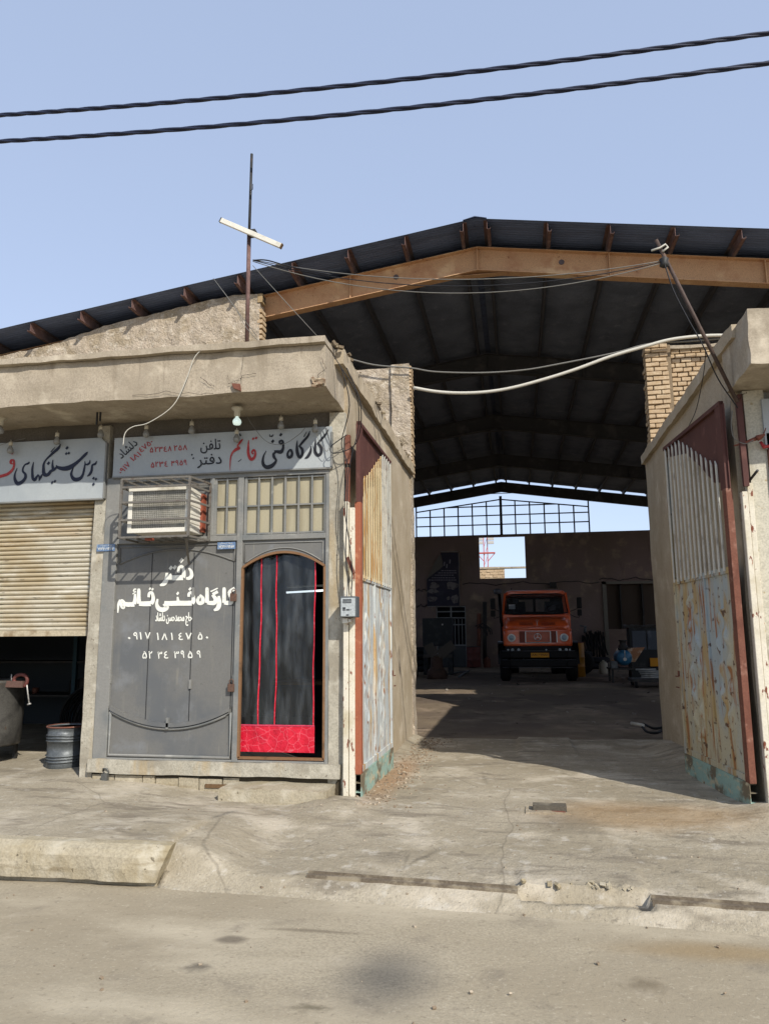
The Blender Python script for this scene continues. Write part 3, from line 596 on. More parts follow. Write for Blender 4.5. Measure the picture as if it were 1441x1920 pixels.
pen(mb, [[(402, 402, 8), (385, 425, 26), (345, 440, 18), (318, 480, 18), (312, 530, 24), (345, 570, 32), (345, 620, 36), (300, 675, 42), (240, 695, 50), (205, 640, 36), (205, 570, 20), (236, 484, 5)],
 [(458, 405, 6), (442, 480, 24), (440, 560, 30), (447, 625, 36), (472, 645, 40), (500, 605, 26), (522, 572, 12)], [(520, 575, 10), (538, 620, 24), (530, 662, 8)], [(530, 655, 8), (555, 610, 24), (575, 575, 16), (612, 590, 34)],
 [(822, 165, 8), (790, 220, 34), (740, 265, 34), (680, 320, 26), (625, 375, 18), (595, 430, 24), (590, 500, 36), (597, 560, 46), (627, 582, 46), (670, 560, 36), (690, 520, 30)], [(748, 205, 5), (720, 235, 10), (690, 272, 12)],
 [(650, 575, 30), (690, 530, 34), (735, 505, 34), (775, 470, 22)], [(718, 375, 6), (712, 440, 24), (720, 500, 34), (730, 520, 20)], [(657, 422, 52)],
 [(1188, 268, 6), (1160, 300, 34), (1090, 370, 34), (1020, 430, 46), (940, 480, 62), (860, 495, 56), (790, 480, 40), (762, 450, 12)], [(908, 215, 50)], [(898, 292, 40)], [(932, 285, 40)], [(708, 682, 42)], [(745, 665, 42)],
 [(1220, 378, 6), (1210, 420, 24), (1180, 440, 24), (1152, 440, 16), (1140, 500, 24), (1120, 580, 30), (1080, 630, 44), (1010, 640, 52), (970, 590, 34), (970, 540, 24), (998, 475, 6)], [(1150, 392, 6), (1152, 450, 18)],
 [(1308, 392, 6), (1290, 430, 26), (1250, 450, 24), (1240, 520, 30), (1215, 570, 30), (1180, 600, 8)], [(1265, 625, 42)], [(1298, 637, 42)], [(1265, 705, 44)]], Ys, 0, 810, 7.205)
mb.build('lettering', mat('sign_paint_navy', '23283A', .6, grain=.05), s1)
mb = MB(); pen(mb, [[(190, 372, 10), (158, 385, 34), (148, 420, 26), (180, 430, 20)], [(188, 375, 20), (196, 430, 24), (178, 500, 30), (120, 560, 36), (50, 588, 38), (-30, 605, 38), (-120, 600, 36), (-160, 560, 10)], [(168, 283, 46)]], Ys, 0, 810, 7.205)
mb.build('red_lettering', red_ink, s1)
mb = MB()
pen(mb, [[(1125, 215, 6), (1120, 300, 28), (1118, 370, 36), (1150, 415, 38), (1190, 390, 34), (1192, 325, 34), (1165, 285, 26), (1140, 272, 10)], [(1285, 95, 6), (1255, 150, 22), (1200, 215, 26), (1150, 272, 20)],
 [(1070, 300, 8), (1062, 370, 30), (1030, 430, 34), (992, 455, 8)], [(900, 235, 6), (894, 300, 24), (900, 380, 40), (925, 440, 36), (958, 415, 34), (962, 355, 34), (940, 320, 28), (915, 305, 10)], [(1052, 120, 6), (1030, 180, 24), (970, 250, 28), (922, 308, 20)], [(1015, 125, 4), (980, 190, 12)],
 [(800, 345, 10), (822, 355, 30), (836, 390, 28), (825, 430, 34), (792, 442, 32), (780, 400, 26), (800, 352, 18)], [(697, 165, 48)], [(682, 275, 20), (685, 245, 26), (712, 238, 24), (722, 262, 26), (690, 285, 20)], [(726, 255, 20), (725, 330, 30), (700, 375, 44), (655, 372, 36), (618, 362, 14)],
 [(640, 375, 20), (610, 400, 30), (615, 440, 34), (638, 475, 24), (625, 510, 34), (580, 550, 48), (520, 562, 46), (480, 520, 36), (482, 440, 20), (518, 360, 5)], [(598, 245, 48)], [(560, 160, 6), (565, 185, 12), (585, 180, 12), (592, 185, 12), (604, 160, 6)], [(193, 150, 14), (205, 182, 16)], [(215, 465, 4), (175, 497, 7)]], Ys, 420, 790, 6.55)
def r3(x, y): return (215+x/6.55, 800+y/6.55)
put_text(mb, 'تلفن', Ys, r3(1055, 332), r3(1305, 318), r3(1050, 160), .006)
put_text(mb, 'دفتر', Ys, r3(1015, 512), r3(1318, 495), r3(1008, 345), .008)
pen(mb, [[(950, 345, 26)], [(967, 388, 26)]], Ys, 215, 800, 6.55)
put_text(mb, 'دلشاد', Ys, r3(85, 398), r3(290, 215), r3(20, 325), .006)
mb.build('lettering', ink, s2)
mb = MB()
pen(mb, [[(303, 230, 6), (298, 320, 26), (300, 400, 34), (330, 465, 38), (370, 445, 32), (386, 390, 22), (368, 352, 26), (342, 380, 20), (362, 405, 18)], [(358, 214, 38)], [(395, 205, 38)],
 [(232, 218, 8), (205, 250, 24), (168, 300, 18), (182, 328, 36), (150, 345, 36), (110, 380, 22), (85, 430, 16), (76, 510, 12), (75, 605, 3)]], Ys, 420, 790, 6.55)
digits(mb, [('۵', 435, 475, 285), ('۲', 492, 535, 280), ('۳', 542, 590, 278), ('٤', 605, 645, 275), ('۸', 655, 700, 270), ('۲', 728, 770, 262), ('۵', 785, 825, 258), ('۸', 840, 890, 255)], Ys, r3, 66, .006)
digits(mb, [('۵', 447, 487, 470), ('۲', 500, 537, 462), ('۳', 548, 600, 460), ('٤', 615, 652, 458), ('۳', 695, 735, 452), ('۹', 750, 785, 445), ('۵', 800, 838, 442), ('۹', 850, 885, 438)], Ys, r3, 66, .006)
put_text(mb, '۰۹۱۷', Ys, r3(85, 590), r3(200, 470), r3(40, 545), .006, persian=False)
put_text(mb, '۱۸۱', Ys, r3(225, 430), r3(330, 350), r3(185, 380), .006, persian=False)
put_text(mb, '٤۷۵۰', Ys, r3(330, 320), r3(480, 200), r3(290, 270), .006, persian=False)
mb.build('red_lettering', red_ink, s2)
# blue number plates
for px, py_, lab in ((182, 1021, 'blue address plate on the pillar beside the roller shutter'), (408, 1017, 'blue address plate on the grey door panel above the lettering')):
    a = atY(px, py_, 7.33); t = thing('address_plate', lab, 'plate', tuple(a), 'blue address plates')
    Yp = 7.335 if px > 300 else 7.335
    b = atY(px+33, py_+12, Yp); a = atY(px, py_, Yp)
    MB().box(a.x, b.x, Yp, Yp+.008, b.z, a.z).build('plate', plaque_m, t)
    mb = MB(); put_text(mb, '۷۲۳۱۶-۶۱۴۵۷', Yp-.001, (px+2, py_+10.5), (px+31, py_+10), (px+2, py_+5.5), .01, persian=False, t=.002); put_text(mb, 'شرکت پست', Yp-.001, (px+6, py_+4), (px+28, py_+3.6), (px+6, py_+.8), .0, t=.002)
    mb.build('lettering', white_paint, t)
# lit strip / light bulbs under the canopy
def bulb(x, y, z, label, lit=False, big=False):
    t = thing('light_bulb', label, 'light bulb', (x, y, z), 'light bulbs under the canopy', absolute=False)
    s = 1.25 if big else 1
    MB().lathe([(.012, .0), (.045*s, -.002), (.045*s, -.02), (.026*s, -.04), (.024*s, -.075*s), (0.001, -.075*s)] if big else [(.004, .02), (.004, 0), (.02, -.004), (.022, -.045), (.001, -.046)], n=14).build('lamp_holder', socket_m, t)
    z0 = -.07*s if big else -.04
    MB().lathe([(.012, z0), (.016, z0-.015), (.032*s, z0-.045), (.036*s, z0-.065), (.028*s, z0-.09), (.001, z0-.10)], n=14).build('glass', bulb_on if lit else bulb_off, t)
    return t
for px, py_, Y, lab, lit, big in ((445, 764, 6.98, 'lit white bulb in a large holder on the canopy underside', True, True), (2, 782, 6.98, 'bulb in a large holder at the left edge of the canopy', False, True),
    (275, 797, 7.25, 'small bulb above the phone numbers on the sign', False, False), (360, 790, 7.25, 'small bulb above the word for phone on the sign', False, False), (444, 806, 7.25, 'small bulb just below the lit bulb', False, False),
    (527, 781, 7.25, 'small bulb above the middle of the black calligraphy', False, False), (591, 787, 7.25, 'small bulb hanging nearest the right canopy corner', False, False), (108, 811, 7.25, 'small bulb above the shutter sign, third from the left edge', False, False), (21, 828, 7.25, 'small bulb above the red word of the shutter sign', False, False), (190, 798, 7.25, 'small bulb above the gap between the two signs', False, False)):
    p = atY(px, py_, Y); bulb(p.x, Y, p.z, lab, lit, big)
solo(MB().box(atY(182, 770, 7.0).x, atY(184, 770, 7.0).x, 6.99, 7.01, atY(183, 796, 7).z, 3.99).box(atY(188, 770, 7.0).x, atY(190, 770, 7.0).x, 6.99, 7.01, atY(183, 790, 7).z, 3.99), 'iron_hook', dark_steel, 'pair of rusty iron stubs hanging from the canopy above the pillar', 'hook')

# evaporative cooler and its cage
ac = thing('air_cooler', 'white window air cooler with wire mesh front inside a steel cage above the door', 'air cooler', (-3.5, 7.2, 2.7))
mb = MB(); mb.box(-3.82, -3.19, 7.02, 7.385, 2.715, 3.165); mb.build('housing', white_metal, ac, bevel=.008)
mb = MB()
for (a, b, c, d) in ((-3.835, -3.175, 3.13, 3.175), (-3.835, -3.175, 2.705, 2.75), (-3.835, -3.79, 2.75, 3.13), (-3.22, -3.175, 2.75, 3.13)): mb.box(a, b, 7.0, 7.03, c, d)
mb.build('front_frame', white_metal, ac, bevel=.004)
mb = MB(); mb.box(-3.79, -3.22, 7.012, 7.016, 2.75, 3.13); mb.build('backing', mat('cooler_backing', '7D7A70', .8, layers=[('A39E8E', 7, .5, .7)]), ac)
mb = MB()
for i in range(30): x = -3.79+.57*i/29; mb.bar((x, 7.008, 2.75), (x+.0, 7.008, 3.13), .004, .004)
for i in range(20): z = 2.75+.38*i/19; mb.box(-3.79, -3.22, 7.006, 7.009, z-.002, z+.002)
mb.build('grille', mesh_m, ac)
mb = MB()
for i in range(9): z = 2.76+.045*i; mb.box(-3.19, -3.184, 7.06, 7.36, z, z+.02)
mb.build('side_louvre', white_metal, ac)
mb = MB(); mb.box(-3.188, -3.16, 7.30, 7.39, 2.74, 3.14); mb.build('side_strip', orange_m, ac)
cage = thing('cooler_cage', 'grey welded steel bar cage around the white air cooler', 'cage', (-3.5, 7.2, 2.65))
mb = MB(); t = .02
xf0, xf1, xb0, xb1, zb, zt, yf, yb = -3.885, -3.155, -3.885, -3.10, 2.655, 3.25, 6.95, 7.34
for z in (zb, 2.83, 3.01, 3.165, zt):
    mb.bar((xf0, yf, z), (xf1, yf, z), .02, .02 if z not in (zb, zt) else .02); mb.bar((xf1, yf, z), (xb1, yb, z-.0), .014, .02); mb.bar((xf0, yf, z), (xb0, yb, z), .014, .02)
for x, y in ((xf0, yf), (xf1, yf), (xb0, yb), (xb1, yb)): mb.bar((x, y, zb), (x, y, zt), .022)
for i in range(1, 6):
    x = xf0+(xf1-xf0)*i/6; xb = xb0+(xb1-xb0)*i/6
    mb.bar((x, yf, zt), (xb, yb, zt), .012); mb.bar((x, yf, zb), (xb, yb, zb), .012)
mb.bar((xb0, yb, zt), (xb1, yb, zt), .02); mb.bar((xb0, yb, zb), (xb1, yb, zb), .02)
mb.bar((-3.2, 7.0, zb-.005), (-3.32, 7.36, 2.42), .02)
mb.build('cage_bars', cage_m, cage)
MB().box(-3.62, -3.55, 6.97, 7.03, 2.625, 2.65).build('orange_clip', orange_m, cage)
# door curtain
cur = thing('door_curtain', 'clear plastic door curtain with red stripes and a crinkled red hem in the arched doorway', 'curtain', (-2.36, 7.42, .5))
def wave(x, z): return 7.43+(.012*math.sin(x*21+z*.8+1)+.004*math.sin(x*57+z*2))*min(1, max(.3, z-.5))
def csheet(x0, x1, z0, z1, m, name, off=0, nx=60, nz=24, arched=False):
    mb = MB(); vs = []
    for i in range(nx+1):
        for j in range(nz+1):
            x = x0+(x1-x0)*i/nx; zt = z1 if not arched else min(z1, 2.36+.15*(1-((x+2.30)/.44)**2)); z = z0+(zt-z0)*j/nz
            vs.append((x+(.007*math.sin(z*3.1+x0*9)+.003*math.sin(z*11+x0*5) if 'stripe' in name else 0), wave(x, z)-off, z))
    n = nz+1; mb.add(vs, [(i*n+j, (i+1)*n+j, (i+1)*n+j+1, i*n+j+1) for i in range(nx) for j in range(nz)], True)
    return mb.build(name, m, cur)
csheet(-2.745, -1.985, .80, 2.5, glassy, 'plastic_sheet', arched=True)
for x in (-2.555, -2.39, -1.99): csheet(x-.0065, x+.0065, .80, 2.49, red_cloth, 'red_stripe', .006, 3, 30, True)
csheet(-2.745, -1.982, .545, .80, red_cloth, 'red_hem', .004, 70, 6)
csheet(-2.745, -1.982, .795, .808, mat('pink_piping', 'C8405A', .5), 'piping', .009, 70, 1)
lamp = thing('fluorescent_lamp', 'white fluorescent tube glowing inside the office behind the curtain', 'lamp', (-2.6, 9.6, 2.2))
a = atY(537, 1111, 9.6); b = atY(607, 1107, 9.6)
MB().tube([a, b], .012, 8).build('tube', mat('fluorescent_tube', 'FFFFFF', .4, emit=('E8F0F2', 1.1), grain=0), lamp)
MB().bar(a+Vector((0, .03, .07)), b+Vector((0, .03, .07)), .04, .02).build('fitting', white_metal, lamp)
desk = thing('office_table', 'dark table standing inside the office behind the curtain', 'table', (-2.3, 9, .44))
MB().box(-2.9, -2.0, 8.9, 9.5, 1.1, 1.14).build('table_top', wood_m, desk)
for x in (-2.87, -2.05):
    for y in (8.93, 9.43): MB().box(x, x+.04, y, y+.04, .44, 1.1).build('leg', dark_steel, desk)
# doorstep, iron hook with lock
solo(MB().rough(-2.79, -1.75, 6.99, 7.36, .05, .272, .05, .012, edge=.025), 'doorstep', kerb_m, 'worn rough concrete doorstep below the curtained doorway', 'step')
mb = MB(); p = atY(197, 1447, 7.28)
mb.tube([(p.x-.03, 7.3, p.z+.0), (p.x-.02, 7.28, p.z+.03), (p.x+.02, 7.28, p.z+.03), (p.x+.035, 7.3, p.z-.01), (p.x, 7.29, p.z-.03), (p.x-.03, 7.3, p.z)], .008, 6); mb.box(p.x-.035, p.x+.03, 7.27, 7.31, p.z-.12, p.z-.02)
solo(mb, 'padlock', mat('old_lock_steel', '6A6A66', .5, metal=.5), 'grey padlock hanging on an iron ring at the foot of the pillar', 'padlock', 'padlocks')

# ------------------------------------------------------------------ things in and before the left shop
dr = thing('steel_drum', 'dented grey ribbed steel drum at the shop doorway', 'drum', (-4.955, 7.95, .262), absolute=False)
pr = [(.185, 0), (.197, .012), (.193, .07)]
for z_ in (.085, .115, .145, .30, .33, .36): pr += [(.194, z_-.010), (.209, z_-.004), (.209, z_+.004), (.194, z_+.010)]
pr += [(.194, .42), (.207, .445), (.202, .452), (.19, .446), (.185, .3), (.001, .28)]
def dent(o, amp, f=4):
    for v in o.data.vertices:
        q_ = noise.noise_vector(v.co*f)*amp; v.co += q_
dr.scale = (1.0, 1.0, 1.0)
o = MB().lathe(pr, n=40).build('drum_body', galv, dr); dent(o, .012)
MB().lathe([(.207, .437), (.214, .446), (.207, .455), (.2, .446), (.207, .437)], n=40).build('rim', rust, dr)
tk = thing('workbench_tank', 'dark round steel tank with a clamp on its rim, at the left edge', 'tank', (-5.9, 7.9, .26))
mb = MB(); mb.lathe([(.001, .47), (.40, .47), (.41, .50), (.42, .8), (.425, 1.16), (.435, 1.18), (.425, 1.2), (.40, 1.18), (.38, .6), (.001, .55)], c=(-6.11, 8.1, 0), n=36); mb.build('tank_body', tank_m, tk)
for x, y in ((-6.4, 7.85), (-5.85, 7.85), (-6.4, 8.35), (-5.85, 8.35)): MB().box(x-.02, x+.02, y-.02, y+.02, .262, .5).build('leg', dark_steel, tk)
cl = thing('screw_clamp', 'red and brown iron screw clamp gripping the tank rim', 'clamp', (-5.5, 7.8, 1.17))
cx_ = lambda x, y: atY(x, y, 7.95)
mb = MB(); mb.tube(catmull([cx_(30, 1285), cx_(27, 1274), cx_(32, 1267), cx_(42, 1265), cx_(50, 1269), cx_(51, 1279), cx_(46, 1287)], 5), .020, 8); mb.build('clamp_frame', red_tool, cl)
mb = MB(); mb.tube([cx_(49, 1270), cx_(55, 1318)], .008, 8); mb.tube([cx_(52, 1321), cx_(58, 1319)], .01, 6); mb.tube([cx_(22, 1276), cx_(22, 1264)], .007, 6); mb.build('screw', mat('bright_screw', 'B9B6B0', .4, metal=.3), cl)
mb = MB(); mb.bar(cx_(-6, 1282), cx_(46, 1283), .06, .07); mb.build('jaw', mat('jaw_steel', '6A5148', .7, metal=.2), cl)
sh_ = thing('storage_shelf', 'dark steel shelf stacked with hose fittings deep in the shop', 'shelf', (-5.8, 10.9, .26))
for z in (.8, 1.3, 1.8, 2.3): MB().box(-8.6, -4.5, 10.7, 11.4, z, z+.03).build('shelf_board', dark_steel, sh_)
for x in (-8.5, -6.6, -4.6): MB().box(x-.03, x+.03, 10.68, 10.74, .262, 2.6).build('upright', mat('teal_shelf_post', '2F4A55', .7), sh_)
random.seed(21)
for i in range(14):
    x = -8.3+random.random()*3.7; z = random.choice((.83, 1.33, 1.83)); s = random.uniform(.05, .14)
    solo(MB().lathe([(s, 0), (s, s*1.6), (s*.8, s*1.7), (.001, s*1.7)], c=(x, 11.0, z), n=10), 'metal_fitting', random.choice((dark_steel, tank_m, rust)), 'dim metal fitting lying on the dark shop shelf', 'fitting', 'fittings on the dark shop shelf')
for i, (x, y, z, r_) in enumerate(((-5.35, 9.3, .62, .34), (-5.0, 9.5, .6, .33), (-5.7, 9.6, .66, .38), (-4.8, 9.9, .62, .34))):
    mb = MB()
    for k in range(5):
        pts = [(x+(r_-.02*k)*math.cos(a), y+.045*k+.12*math.sin(a), z+(r_-.02*k)*math.sin(a)) for a in [2*math.pi*j/36 for j in range(36)]]
        mb.tube(pts, .02, 6, closed=True)
    solo(mb, 'hose_coil', blackish, ['black hose coil behind the steel drum, nearest of the dark shop coils', 'black hose coil right of the drum in the dark shop', 'largest black hose coil left of the drum, near the tank', 'farthest black hose coil, next to the shop partition'][i], 'hose coil', 'hose coils in the dark shop')
solo(MB().rough(-5.32, -5.12, 10.5, 10.7, 1.2, 1.5, .1, .01), 'blue_canister', mat('blue_can_paint', '1F5478', .6), 'blue canister on the shelf inside the dark shop', 'canister')

# ------------------------------------------------------------------ passage right building
Rb = thing('shop_building', 'low cement building with a cracked canopy at the right edge of the photo', 'building', (3, 9, .1))
mb = MB(); mb.rough(2.09, 2.3, 7.42, 12.2, -.1, 4.40, .12, .012, freq=2.2, edge=.02, skip='r'); mb.build('side_wall', plaster_side, Rb)
mb = MB(); mb.rough(2.03, 2.2, 7.0, 12.22, 4.33, 4.46, .07, .014, freq=5, edge=.04); mb.build('wall_coping', plaster_side, Rb)
mb = MB(); mb.rough(2.06, 8.5, 6.62, 7.42, 3.93, 4.43, .045, .016, freq=5, edge=.06); mb.build('canopy', plaster, Rb)
mb = MB(); mb.box(2.2, 8.5, 7.0, 12.2, 4.41, 4.45); mb.build('roof_slab', plaster, Rb)
mb = MB(); mb.rough(2.18, 2.36, 7.34, 7.55, .1, 3.93, .08, .005, edge=.008); mb.build('pillar', mat('white_washed_pillar', 'BEB9A8', .85, layers=[('A09882', 2, .5, .7), ('7D7765', 1.1, .6, .7), ('9A8B6C', 12, .6, .7)], bump=[(20, .2, .006)]), Rb)
mb = MB(); mb.box(2.36, 8.5, 7.42, 7.6, .1, 3.93); mb.build('front_wall', mat('blue_grey_door', '98A0A0', .6, layers=[('7F6B5E', 1.3, .5, .66), ('B9BAB2', 3, .5, .7)]), Rb)
mb = MB(); mb.box(2.345, 2.375, 7.31, 7.35, .2, 3.5); mb.build('door_jamb', rust, Rb)
t = thing('signboard', 'pale signboard with a red mark at the right edge, partly out of frame', 'sign', (3, 7.35, 3.3), 'painted signboards over the shop fronts')
MB().box(2.33, 6, 7.31, 7.35, 3.35, 3.83).build('board', sign_m, t)
mb = MB(); mb.tube([atY(1424, 828, 7.3), atY(1431, 838, 7.3), atY(1445, 836, 7.3)], [.012, .02, .014], 6); mb.build('red_lettering', red_ink, t)
p = atY(1417, 822, 7.25)
mb = MB(); mb.tube([p, p+Vector((.03, -.01, .01)), p+Vector((.07, -.02, .03))], [.03, .025, .008], 7); mb.tube([p+Vector((.05, 0, .0)), p+Vector((.085, -.01, .09))], .005, 5); mb.tube([p, p+Vector((-.12, 0, -.04)), p+Vector((-.2, .0, -.06))], [.02, .012, .006], 6)
solo(mb, 'cable_clamp', mat('rusty_clamp', '7A4636', .7), 'rusty cable clamp with loose wires beside the right signboard', 'clamp')
mb = MB(); mb.tube([atY(1405, 900, 7.33), atY(1405, 900, 7.33)+Vector((.03, -.14, .06))], .012, 8)
solo(mb, 'pipe_stub', dark_steel, 'short dark pipe stub sticking out of the white right pillar', 'pipe')
mb = MB()
for pts in (([(1428, 600), (1432, 640), (1441, 660)]), ([(1383, 752), (1390, 742), (1398, 735)])): crack(pts, 6.7 if pts[0][0] > 1400 else 7.3, .012)
mb.build('crack', mat('crack_dark_right', '3B3227', .95), Rb)
# gate posts
gp = thing('gate_post', 'peeling white gate post with the electricity meter on it', 'gate post', (-1.6, 7.35, .15), 'gate posts')
MB().box(-1.665, -1.615, 7.28, 7.36, .15, 3.0).build('post', peel, gp, bevel=.006)
MB().box(-1.61, -1.555, 7.30, 7.36, .17, 2.94).build('inner_post', peel, gp, bevel=.006)
MB().box(-1.655, -1.615, 7.33, 7.38, 3.0, 3.36).box(-1.66, -1.61, 7.325, 7.38, 3.4, 3.7).build('upper_bar', rust, gp)
mb = MB(); mb.bar(atY(651, 1045, 7.24), atY(663, 1075, 7.22), .02, .03); mb.build('bracket', rust, gp)
gp2 = thing('gate_post', 'peeling white gate post standing against the right building', 'gate post', (2.1, 7.35, .1), 'gate posts')
MB().box(2.075, 2.125, 7.26, 7.34, .15, 2.95).build('post', peel, gp2, bevel=.006)
MB().box(2.128, 2.175, 7.27, 7.35, .17, 3.03).build('inner_post', peel, gp2, bevel=.006)
MB().box(2.135, 2.172, 7.34, 7.41, 3.03, 3.9).build('upper_bar', darkred, gp2)
# ------------------------------------------------------------------ gate leaves (local: u along the leaf, y = thickness, z up)
def gate_leaf(label, A, B, mat_bars, mat_panel, side):
    A = Vector((A[0], A[1], 0)); B = Vector((B[0], B[1], 0)); d = B-A; ang = math.atan2(d.y, d.x)
    t = thing('gate_leaf', label, 'gate', (A.x, A.y, 0), 'steel leaves of the open passage gate', rz=ang, absolute=False)
    S = side                      # +1: passage side is local -y ; -1: local +y
    W_ = d.length
    def bx(mb, u0, u1, y0, y1, z0, z1):
        ya, yb_ = sorted((y0*S, y1*S)); return mb.box(u0, u1, ya, yb_, z0, z1)
    fr_ = MB(); bx(fr_, 0, .095, -.03, .03, .37, 3.0); fr_.build('stile', rust if S < 0 else mat('sunlit_rust_steel', '96583F', .75, layers=[('7A4431', 3, .5, .7), ('AB7558', 9, .55, .7)], grain=.06), t, bevel=.004)  # left stile: brighter copy of the rust, sunlight put into its colour
    fr2 = MB(); bx(fr2, W_-.05, W_, -.02, .02, .37, 3.80); bx(fr2, .095, W_-.05, -.02, .02, 2.22, 2.28); bx(fr2, .095, W_-.05, -.018, .018, .37, .43); bx(fr2, .78, .81, -.024, .02, .43, 2.22); fr2.build('frame', mat_panel, t, bevel=.003)
    r_ = MB(); r_.prism([(-.02, 3.0), (.12, 3.0), (.14, 3.08), (.35, 3.12), (.7, 3.36), (1.1, 3.6), (W_, 3.72), (W_, 3.81), (-.02, 3.81)], .002*S, .012*S)
    for i in range(22): u = .02+i*.083; z0 = 3.06 if u < .2 else 3.1+.36*min(1, (u-.2)/.9)+.2; 
    r_.build('upper_sheet', darkred, t)
    mb = MB(); bx(mb, 0, .13, -.026, .012, 3.0, 3.84); bx(mb, .0, W_, -.03, .012, 3.80, 3.84); mb.build('upper_frame', darkred, t)
    tops = [(.25, 3.29), (.49, 3.40), (.81, 3.57), (1.2, 3.76), (1.37, 3.78), (1.8, 3.79)]
    def top(u):
        for (a, za), (b, zb) in zip(tops, tops[1:]):
            if u <= b: return za+(zb-za)*max(0, (u-a)/(b-a))
        return 3.79
    nb = 13
    for i in range(nb):
        u = .2+(W_-.28)*i/(nb-1); mb = MB(); z1 = top(u)
        y = -.028*S
        mb.prism([(u-.017, 2.245), (u+.017, 2.245), (u+.017, z1+.02), (u-.017, z1-.03)], y-.004 if S > 0 else y-.006, y+.006 if S > 0 else y+.004)
        mb.tube([(u, y*1.2, 2.25), (u, y*1.2, 2.25-.0)], .001, 3) if False else None
        mb.build('bar', mat_bars(i), t)
    p_ = MB()
    # panel with embossed pressed ribs
    nu, nz = 120, 110; vs = []
    def emb(u, z):
        h = 0
        for (c, ph, wv, a0, a1) in ((.30, 0, .05, .8, 1.9), (.52, 1.6, .05, .8, 1.9), (1.12, 0, .05, .55, 2.05), (1.36, 1.6, .05, .55, 2.1)):
            cz = (z-(a0+a1)/2)/((a1-a0)/2)
            if abs(cz) < 1:
                off = (1-cz*cz)**.5*.11*(-1 if ph == 0 else 1); uc = (c+ (.11 if ph == 0 else -.11)*1.0)+off+.02*math.sin(z*16+ph)
                q_ = (u-uc)/.03; h = max(h, math.exp(-q_**4)*(.036 if S < 0 else .017)*(.55+.45*math.sin(z*26+c*9)))
        for c in (.45, .97, 1.24, 1.5):
            q_ = (u-c)/.007; h = max(h, .0045*math.exp(-q_*q_))
        return h
    for i in range(nu+1):
        for j in range(nz+1):
            u = .095+(W_-.145)*i/nu; z = .43+(2.22-.43)*j/nz; vs.append((u, (-.004-emb(u, z)+noise.noise(Vector((u*3, z*3, S)))*.006)*S, z))
    n_ = nz+1; p_.add(vs, [(i*n_+j, (i+1)*n_+j, (i+1)*n_+j+1, i*n_+j+1) for i in range(nu) for j in range(nz)], True)
    p_.build('pressed_panel', mat_panel, t)
    mb = MB(); bx(mb, .02, W_-.02, -.028, -.022, .12, .37); 
    for z in (.12, .20, .285, .362): bx(mb, .02, W_-.02, -.022, .03, z, z+.008)
    mb.build('kick_plate', teal, t)
    mb = MB(); bx(mb, W_-.03, W_+.02, -.03, -.022, 1.2, 1.26); mb.tube([(W_-.06, -.05*S, 1.2), (W_+.03, -.05*S, 1.2)], .007, 6); mb.tube([(W_-.06, -.05*S, 1.08), (W_+.03, -.05*S, 1.08)], .007, 6); mb.build('bolt', rust, t)
    return t
gl = gate_leaf('open gate leaf with rusty yellow bars lying against the sunlit left wall', (-1.53, 7.33), (-1.51, 9.18), lambda i: bar_y if i < 8 else bar_w, gate_l, 1)
gr = gate_leaf('open gate leaf with white bars and stained cream panels by the shaded right wall', (1.985, 7.33), (1.80, 9.12), lambda i: bar_w, gate_p, -1)
# meter box
mt = thing('electricity_meter', 'grey electricity meter box mounted on the left gate post', 'meter', (-1.58, 7.2, 1.84))
MB().box(-1.665, -1.50, 7.14, 7.27, 1.845, 2.045).build('housing', mat('meter_dark', '54585A', .5), mt, bevel=.006)
MB().box(-1.655, -1.515, 7.130, 7.142, 1.852, 2.03).build('face_plate', mat('meter_face', 'A9AFAF', .45, layers=[('989E9E', 6, .5, .7)]), mt, bevel=.004)
mb = MB()
for z in (1.985, 2.0, 2.013): mb.box(-1.635, -1.55, 7.1265, 7.13, z-.004, z+.003)
mb.box(-1.635, -1.608, 7.1265, 7.13, 1.925, 1.94); mb.box(-1.635, -1.608, 7.1265, 7.13, 1.91, 1.92); mb.box(-1.60, -1.57, 7.1265, 7.13, 1.91, 1.922); mb.box(-1.565, -1.55, 7.1265, 7.13, 1.914, 1.918); mb.box(-1.6, -1.575, 7.1265, 7.13, 1.862, 1.872)
mb.build('markings', ink, mt)
mb = MB(); mb.box(-1.655, -1.60, 7.20, 7.28, 1.79, 1.84); mb.box(-1.595, -1.57, 7.2, 7.28, 1.80, 1.83)
solo(mb, 'junction_box', white_metal, 'small white junction box below the electricity meter', 'junction box', bevel=.004)
